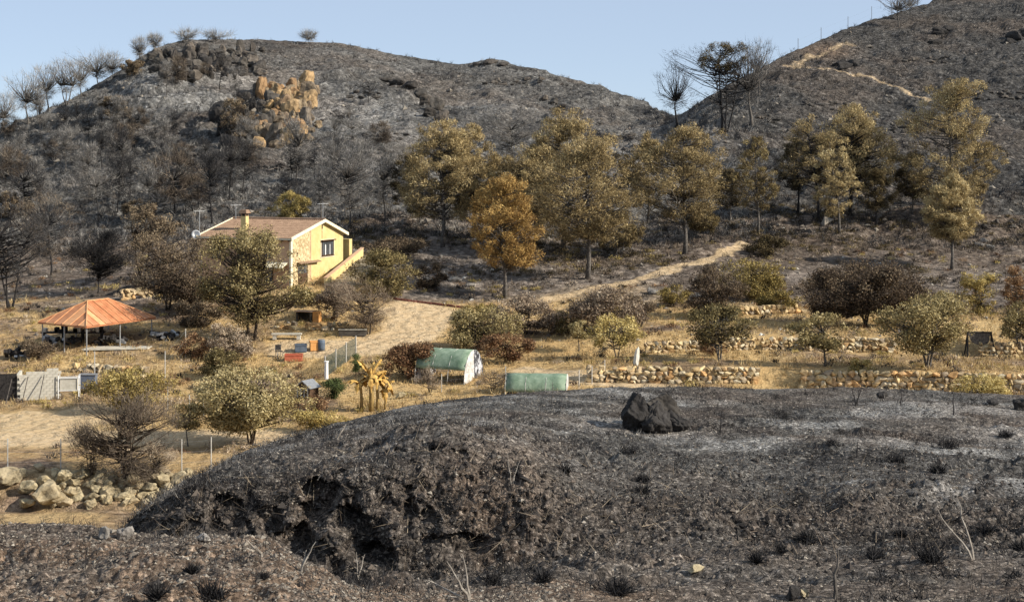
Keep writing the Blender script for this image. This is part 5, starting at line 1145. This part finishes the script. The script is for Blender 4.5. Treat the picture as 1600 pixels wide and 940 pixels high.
# ------------------------------------------------------------------ hutch and yard items
q = hit(480, 624, 98, 112); hu = thing('wooden_hutch', 'little dark wooden hutch with a gabled roof', 'hutch', q, R(-30))
m = MB(); m.box(-.62,.62,-.5,.5,.15,.95); m.build('box', M['wood_dark'], hu)
m = MB(); m.prism([(-.75,-.6,.9),(0,-.6,1.42),(.75,-.6,.9),(.70,-.6,.84),(0,-.6,1.34),(-.70,-.6,.84)], (0,1.25,0)); m.build('roof', M['metal'], hu)
m = MB(); m.add([(-.62,-.5,.95),(.62,-.5,.95),(0,-.5,1.36),(-.62,-.46,.95),(.62,-.46,.95),(0,-.46,1.36)], [(0,1,2),(5,4,3),(0,3,4,1),(1,4,5,2),(2,5,3,0)]); m.build('gable', M['wood_dark'], hu)
for k in range(4):
    m = MB(); m.box(-.5+k*.3,-.42+k*.3,-.54,-.502,.2,.9); m.build('slat', M['post_pale'], hu)
for sx in (-.56,.56):
    for sy in (-.44,.44):
        m = MB(); m.box(sx-.05,sx+.05,sy-.05,sy+.05,-.15,.15); m.build('leg', M['wood_dark'], hu)
def crate(name, label, cat, px, py, w_, d_, h_, mat, rz, dr=(108,140), lid=None, wheels=False):
    q = hit(px, py, *dr); t = thing(name, label, cat, q, rz); e = .04
    m = MB(); m.box(-w_/2,w_/2,-d_/2,d_/2,.0,.05)
    m.box(-w_/2,w_/2,-d_/2,-d_/2+e,.052,h_); m.box(-w_/2,w_/2,d_/2-e,d_/2,.052,h_); m.box(-w_/2,-w_/2+e,-d_/2+e+.001,d_/2-e-.001,.052,h_); m.box(w_/2-e,w_/2,-d_/2+e+.001,d_/2-e-.001,.052,h_); m.build('body', mat, t)
    m = MB(); m.box(-w_/2-.03,w_/2+.03,-d_/2-.03,-d_/2+.0-.001,h_-.08,h_+.02); m.box(-w_/2-.03,w_/2+.03,d_/2+.001,d_/2+.03,h_-.08,h_+.02); m.build('rim', lid or mat, t)
    return t
red = pmat('red_plastic', (.42,.10,.055), (.55,.16,.09), 3, .6); blu = pmat('blue_grey_plastic', (.07,.09,.12), (.12,.15,.19), 3, .6); org = pmat('orange_paint', (.58,.27,.08), (.70,.36,.13), 3, .7)
crate('crate', 'shallow red crate on the straw in front of the blue grey one', 'crate', 459, 563, 1.4, .8, .5, red, .1)
crate('crate', 'blue grey crate standing behind the red one', 'crate', 470, 549, .95, .7, .6, blu, .2)
t = crate('orange_box', 'orange wooden box next to a dark blue barrel', 'box', 491, 547, .7, .6, .75, org, .3)
q = hit(502, 547, 108, 140); m = MB(); m.tube([(0,0,0),(0,0,.3),(0,0,.6),(0,0,.85)], [.29,.32,.32,.29], 12); o = m.build('barrel', blu, None, True, loc=q); tag(o, 'dark blue barrel standing right of the orange box', 'barrel')
m = MB(); m.tube([(0,0,.851),(0,0,.89)], .27, 12); m.build('lid', M['metal'], o)
q = hit(436, 557, 110, 140); ct = thing('garden_chair', 'dark garden chair frame left of the red crate', 'chair', q, .5)
m = MB(); m.box(-.25,.25,-.25,.25,.42,.46); m.build('seat', M['bark_black'], ct)
m = MB(); m.box(-.25,.25,.22,.26,.5,.95); m.build('backrest', M['bark_black'], ct)
for sx in (-.23,.23):
    for sy in (-.23,.24):
        m = MB(); m.tube([(sx,sy,0),(sx,sy,.42 if sy < 0 else .9)], .025, 5); m.build('leg', M['metal'], ct)
q = hit(448, 530, 118, 140); bn = thing('stone_bench', 'long pale concrete bench at the foot of the garden tree', 'bench', q, .02)
m = MB(); m.box(-1.25,1.25,-.25,.25,.4,.52); m.build('seat', M['concrete'], bn)
for sx in (-1,1):
    m = MB(); m.box(sx-.15,sx+.15,-.2,.2,0,.4); m.build('leg', M['concrete'], bn)
q = hit(480, 502, 120, 145); ov = thing('brick_oven', 'small outdoor oven with an orange painted side', 'oven', q, R(-12))
m = MB(); m.box(-.9,.5,.3,.6,0,.85); m.box(-.9,-.75,-.4,.298,0,.85); m.box(.35,.5,-.4,.298,0,.85); m.build('wall', M['darkrock'], ov)
m = MB(); m.box(-1.0,.6,-.5,.7,.852,.93); m.build('slab', M['terracotta_wall'], ov)
m = MB(); m.box(.62,1.15,-.35,.5,0,.9); m.build('side_panel', org, ov)
q = hit(551, 524, 118, 142); tr_ = thing('water_trough', 'low concrete trough wall under the bent olive tree', 'trough', q, .03)
m = MB(); m.box(-1.15,1.15,-.3,-.2,0,.5); m.box(-1.15,1.15,.6,.7,0,.5); m.box(-1.15,-1.05,-.198,.598,0,.5); m.box(1.05,1.15,-.198,.598,0,.5); m.build('wall', M['darkrock'], tr_)
m = MB(); m.box(-1.2,1.2,-.35,-.15,.502,.56); m.build('coping', M['concrete'], tr_)
q = hit(627, 622, 98, 112); o = link('boulder', ST_LIME[0], None, None, q+Vector((0,0,.2)), (0,0,.4), (.9,.6,.6)); tag(o, 'small white stone on the straw right of the banana plant', 'stone')
# kerb of red stones at the driveway top
q = hit(650, 472, 128, 150); ke = thing('brick_kerb', 'low row of reddish bricks edging the ash patch', 'kerb', q); bk = MB(); bk.box(-.2,.2,-.1,.1,0,.16); bkm = bk.mesh('brick'); bkm.materials.append(pmat('red_brick', (.10,.035,.025), (.19,.08,.055), 5, .85))
for k in range(26):
    a = 618 + k*4.4; p = hit(a, 468 + 14*k/26, 126, 152); link('brick', bkm, None, ke, p-q, (0,0,rr.uniform(-.4,.4)))
# burnt trestle at the far right terrace
q = hit(1530, 556, 106, 118); tr2 = thing('burnt_trestle', 'charred wooden trestle with a hanging grey cloth', 'trestle', q, .1)
for sx, lx in ((-.95,.25),(.95,-.45)):
    for sy in (-.3,.3):
        m = MB(); m.tube([(sx-lx*.5,sy,0),(sx,0,1.9)], .07, 5); m.build('leg', M['bark_black'], tr2)
m = MB(); m.tube([(-1.15,0,1.9),(1.05,0,1.85)], .06, 5); m.build('beam', M['bark_black'], tr2)
m = MB(); m.prism([(-.95,.0,1.86),(.95,.0,1.82),(.75,0,1.0),(.1,0,.8),(-.6,0,1.1)], (0,.03,0)); m.build('cloth', M['bark_grey'], tr2)

# ------------------------------------------------------------------ banana plant
M['banana'] = pmat('dry_banana_leaf', (.30,.16,.04), (.66,.42,.12), 3, .6, bump=.2)
M['banana_stem'] = pmat('banana_stem', (.14,.09,.035), (.44,.31,.12), 4, .7, stretch=(3,3,.6), bump=.3)
q = hit(580, 642, 92, 108); ban = thing('banana_plant', 'scorched banana plant with drooping golden leaves', 'banana plant', q); rr = random.Random(9); s = q.y/FP
stems = [(0,0,2.5,.17),(.4,.1,2.1,.11),(-.7,.2,1.9,.11),(.9,.3,1.5,.07)]
def bleaf(m, base, az, L_, w0, rise_, droop):
    n = 12; V_ = []; F_ = []
    for k in range(n+1):
        t = k/n; r = L_*t*(1-.12*t); z = rise_*t - droop*t*t; wd = w0*math.sin(math.pi*min(1,.08+t*.92))**.6*rr.uniform(.35,1.25)
        c = Vector((math.cos(az)*r, math.sin(az)*r, z)); sd_ = Vector((-math.sin(az), math.cos(az), 0)); fold = Vector((0,0,-.35*wd))
        V_ += [base+c+sd_*wd+fold*(1+.4*math.sin(k*2.3)), base+c+Vector((0,0,.03)), base+c-sd_*wd+fold*(1+.4*math.cos(k*2.9))]
    for k in range(n): a = k*3; F_ += [(a,a+1,a+4,a+3),(a+1,a+2,a+5,a+4)]
    m.add(V_, F_)
for (sx, sy, sh, sr) in stems:
    m = MB(); m.tube([(sx,sy,-.1),(sx+.03,sy,sh*.4),(sx-.02,sy,sh*.8),(sx,sy,sh)], [sr*1.2,sr,sr*.8,sr*.5], 8); m.build('stem', M['banana_stem'], ban, True)
    for k in range(11 if sh > 2 else 7):
        m = MB(); az = 2*math.pi*k/8 + rr.uniform(-.3,.3); L_ = rr.uniform(.9,1.7)*min(1,sh/2.5); bleaf(m, Vector((sx,sy,sh*rr.uniform(.82,1))), az, L_, rr.uniform(.2,.32), rr.uniform(.9,1.9), rr.uniform(.5,2.1)); m.build('leaf', M['banana'], ban)

# ------------------------------------------------------------------ burnt tufts and dead stems in the foreground
TGR = 'charred tussocks on the burnt foreground'
for i, (a, b2, w_, h_, lab) in enumerate((
 (770,914,32,26,'charred tussock left of the pair at the bottom centre'), (850,908,34,26,'round charred tussock at the bottom centre'), (966,928,42,34,'largest bottom centre charred tussock, casting a long shadow'),
 (1262,846,58,30,'wide black tussock on the near right ground'), (1456,876,60,36,'spiky black tussock below the forked dead stems'), (1368,872,46,24,'low charred tussock left of the spiky black one'),
 (1408,838,34,20,'small charred tussock above the spiky black one'), (245,936,48,34,'dark tussock at the bottom left edge'), (330,934,80,36,'wide ashy tussock at the bottom left'), (410,905,20,16,'tiny black tussock on the gravel bank'),
 (985,706,66,20,'flat charred tussock in front of the big black boulder'), (882,738,34,22,'dark hollow tussock left of the flat one'), (1005,752,46,18,'charred tussock on the mound below the big black boulder'),
 (1300,694,40,16,'charred tussock beside the little upright stick on the mound'), (1398,722,60,20,'low sooty tussock cluster on the right part of the mound'), (1466,738,46,20,'dense black tussock on the right part of the mound'),
 (1480,700,70,20,'long dark tussock row near the right crest'), (1570,682,38,18,'dark tussock at the right edge below the black boulder'), (1182,880,20,22,'small round tussock right of the yellowish stone'), (1220,862,26,16,'little tussock left of the wide black one'),
 (1540,832,40,22,'grey tussock right of the forked dead stems'), (1592,858,26,26,'black tussock at the right picture edge'), (300,895,40,18,'low dark tussock on the brown gravel bank'), (1005,770,30,18,'dark tuft below the mound bank top'),
 (1215,652,56,24,'dark burnt patch of stubble behind the right end of the big boulder'))):
    q = hit(a, b2, 14, 62); s = q.y/FP; rng = np.random.default_rng(900+i); n = int(rng.integers(110, 230)); w_ *= rng.uniform(.8,1.35); h_ *= rng.uniform(.6,1.0)
    V, F, T = leaves(np.array([[0,0,.01]]), n, w_*s*.28, h_*s*1.15, .016, rng, 1.1, None, np.array([.35]), .35)
    d_ = V.reshape(-1,3,3); d_[:,2,2] = np.abs(d_[:,2,2])*.85 + .02
    o = link('burnt_tussock', fast_mesh('burnt_tussock', d_.reshape(-1,3), F, False, {'tint': T}), M['char_twig'], None, q); tag(o, lab, 'tussock', TGR)
def stems_(label, px, py, tips, r_=.016, mat='bark_grey', dr=(14,62), cat='dead sapling', name='dead_sapling'):
    q = hit(px, py, *dr); s = q.y/FP; t = thing(name, label, cat, q, 0, 'dead stems on the burnt foreground'); rr = random.Random(label); r_ *= .95
    if 'pale' in label or 'grey' in label: mat = 'bark_pale'
    for (tx, ty) in tips:
        e = Vector(((tx-px)*s, rr.uniform(-.2,.2), (py-ty)*s)); m = MB(); n = 6; pts = [e*(k/n) + Vector((rr.uniform(-1,1), rr.uniform(-1,1), 0))*.025*e.length*(0 if k in (0,) else 1) for k in range(n+1)]
        pts[0] = Vector((0,0,-.1)); m.tube(pts, [r_*(1.2-.9*k/n) for k in range(n+1)], 5)
        for j in range(3):
            k = rr.randint(2, n-1); b0 = pts[k]; m.tube([b0, b0+Vector((rr.uniform(-.25,.25), rr.uniform(-.1,.1), rr.uniform(.05,.3)))*e.length*.5], [r_*.4, r_*.15], 3)
        m.build('stem', M[mat], t)
    return t
stems_('forked pair of pale dead stems rising from the near ground at the right', 1522, 873, [(1464,796),(1497,776)], .02)
stems_('charred upright stick near the bottom edge right of centre', 1303, 934, [(1308,858)], .03, 'bark_grey')
stems_('small dead stem leaning above the wide black tussock', 1380, 842, [(1386,794),(1370,806)], .013)
stems_('small forked burnt stem standing at the crest below the right wall', 1338, 634, [(1330,604),(1348,602),(1342,606)], .022, 'bark_black')
stems_('single thin stem on the right part of the crest', 1490, 648, [(1491,612)], .022, 'bark_black')
stems_('single thin stem left of the right crest stem', 1408, 634, [(1410,606)], .018, 'bark_black')
stems_('thin upright stick on the mound right of the big boulder', 1125, 678, [(1127,636)], .018, 'bark_black')
stems_('little upright stick on the mound right of the thin one', 1339, 714, [(1341,690)], .016, 'bark_black')
stems_('short stick at the crest near the low green tunnel', 863, 630, [(863,596)], .016)
stems_('pale bent stick lying on the left slope of the mound', 526, 686, [(540,664),(536,668)], .03)
stems_('spray of pale dead branches fallen at the foot of the bank', 735, 938, [(668,905),(700,872),(722,866),(690,930)], .018)
stems_('pale dead root arching over the dark gully', 470, 892, [(492,846),(478,860)], .014)
stems_('second pale dead root at the right of the gully', 560, 900, [(556,862),(568,870)], .014)
stems_('thin grey twigs on the brown slope of the bank', 800, 756, [(792,706),(812,722)], .012)
stems_('pale twigs at the gravel bank edge', 410, 868, [(388,836),(400,842)], .014)
